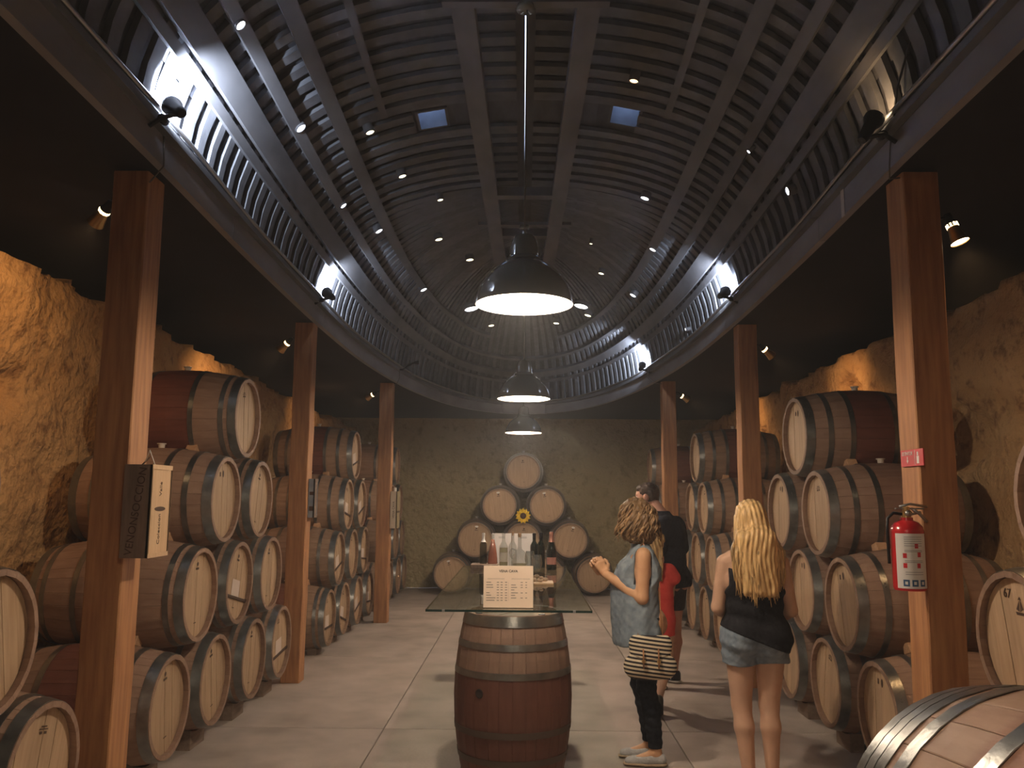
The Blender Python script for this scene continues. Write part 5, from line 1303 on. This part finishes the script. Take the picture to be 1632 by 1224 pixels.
SNK = mat('black_sneaker', (.015, .014, .02), .5); SNS = mat('pale_sole', (.5, .48, .45), .6); SNG = mat('dark_sole', (.07, .065, .05), .7)
for a in (L3a, R3a): sneaker(w3, a, F3, SNK, SNS, 1.0)

# --- girl in the coral dress, walking away
LOC4 = V(1.045, 6.72, 0); F4 = nrm((.18, 1, 0)); R4 = np.cross(F4, (0, 0, 1)); P4 = lambda r, f, z: LOC4 + R4 * r + F4 * f + V(0, 0, z); k4 = .84
w4 = empty('person', tuple(LOC4)); tag(w4, 'girl in coral red dress and white socks walking away behind the woman in denim', 'person')
S = SDF(); torso(S, lambda r, f, z: P4(r * .8, f * .85, z), k4 * .92, False, .70, .83, .95, 1.06, .028, .05); S.cone(P4(0, -.0, 1.08), P4(-.01, .01, 1.17), .040, .038, .03); A4, FR4 = head(S, P4(-.02, .02, 1.26), nrm((-.1, 1, -.15)), s=.93)
L4h, R4h = P4(-.065, 0, .67), P4(.065, 0, .67); L4k, R4k = P4(-.07, .16, .38), P4(.07, .02, .37); L4a, R4a = P4(-.065, .22, .08), P4(.0, -.13, .115)
leg(S, L4h, L4k, L4a, .8, F4); leg(S, R4h, R4k, R4a, .8, F4); foot(S, L4a, F4, .8); S.cone(R4a, R4a + F4 * .06 - V(0, 0, .08), .03, .022, .02)
arm(S, P4(-.125, 0, 1.04), P4(-.16, .05, .84), P4(-.13, .17, .72), .8); arm(S, P4(.125, 0, 1.04), P4(.10, .12, .86), P4(.02, .22, .84), .8)
hand(S, P4(-.13, .17, .72), F4 * .5 - V(0, 0, .8), R4, F4, (.35, .45, .3), .8); hand(S, P4(.02, .22, .84), F4 * .5 - R4 * .8, -F4, V(0, 0, 1), (.35, .45, .3), .8)
S.build('body', SK2, w4, .007); eyes(w4, A4, .93)
T = SDF(); torso(T, lambda r, f, z: P4(r * .8, f * .85, z), k4 * .92, False, .70, .83, .95, 1.06, .028, .05); T.cone(P4(-.02, 0, .85), P4(-.03, 0, .55), .08, .095, .05); T.cone(P4(.02, 0, .85), P4(.03, 0, .55), .08, .095, .05); T.cone(P4(.10, 0, 1.05), P4(.13, .01, 1.0), .045, .045, .03); T.cone(P4(-.10, 0, 1.05), P4(-.13, .01, 1.0), .045, .045, .03)
T = T.inflate(.010); T.build('coral_dress', CORAL, w4, .007, lambda X, D: np.maximum(np.maximum(D + .006 * np.sin(((X - LOC4) @ R4) * 70) * np.clip((.8 - X[..., 2]) * 4, 0, 1), .565 - X[..., 2]), X[..., 2] - 1.11))
Hs = SDF(); Hs.ell(A4(0, -.018, .03), (.082, .096, .086), FR4, .03); Hs.cone(P4(-.02, -.07, 1.22), P4(-.01, -.105, .99), .062, .035, .05)
def hp4(X, D):
    L_ = (X - A4(0, 0, 0)) @ FR4.T; face = np.maximum(np.maximum(-(L_[..., 1] - .036), L_[..., 2] - .055), np.abs(L_[..., 0]) - .055); return np.maximum(D + .004 * np.sin(((X - LOC4) @ R4) * 230 + 3 * np.sin(X[..., 2] * 25)), -face)
Hs.build('hair', HBLOND, w4, .006, hp4)
for i in range(20):
    x = rnd.uniform(-.07, .07); ph = rnd.uniform(0, 6); p_, rs = lock(w4, [P4(x - .02 + .006 * math.sin(ph + t * 7), -.10 - .03 * math.sin(t * 2.5) , 1.24 - t * rnd.uniform(.24, .27)) for t in np.linspace(0, 1, 10)], .009, HBLOND)
    MB().tube(p_, rs, 6).build('hair_lock', HBLOND, w4, True)
sneaker(w4, L4a, F4, SNK, SNG, .85); sneaker(w4, R4a, F4, mat('olive_sneaker', (.06, .055, .04), .6), SNG, .85, pitch=.75)

b67 = FRB[0]; xo_ = XH + .0022
text('number', '67', .055, INK, b67, frame((0, 1, 0), (0, 0, 1), (xo_, -.075, R + .185)))
q = MB()
for pts in ([(-.032, .118), (.032, .118), (.024, .106), (-.024, .106)], [(-.004, .120), (-.004, .165), (-.026, .128)], [(.002, .120), (.002, .175), (.026, .132)], [(-.012, .168), (.0, .182), (.012, .168)]):
    q.add([(xo_, a + .012, R + b) for a, b in pts], [tuple(range(len(pts)))])
tag(q.build('ship_emblem', INK, b67), None, kind='stuff')

vm = bpy.data.materials.new('haze'); vm.use_nodes = True; nt = vm.node_tree; nt.nodes.clear()  # volume added for the glow round the lamps and softer blacks
o = nt.nodes.new('ShaderNodeOutputMaterial'); v = nt.nodes.new('ShaderNodeVolumeScatter'); v.inputs['Density'].default_value = .0075; v.inputs['Anisotropy'].default_value = .35; v.inputs[0].default_value = (.9, .93, 1, 1)
nt.links.new(v.outputs[0], o.inputs[1])
hz = MB().box(-3.95, 3.95, -2.95, 15.5, -.05, 5.2).build('haze', vm); tag(hz, 'thin haze in the cellar air, added for lamp glow and lifted blacks', 'haze', kind='stuff')
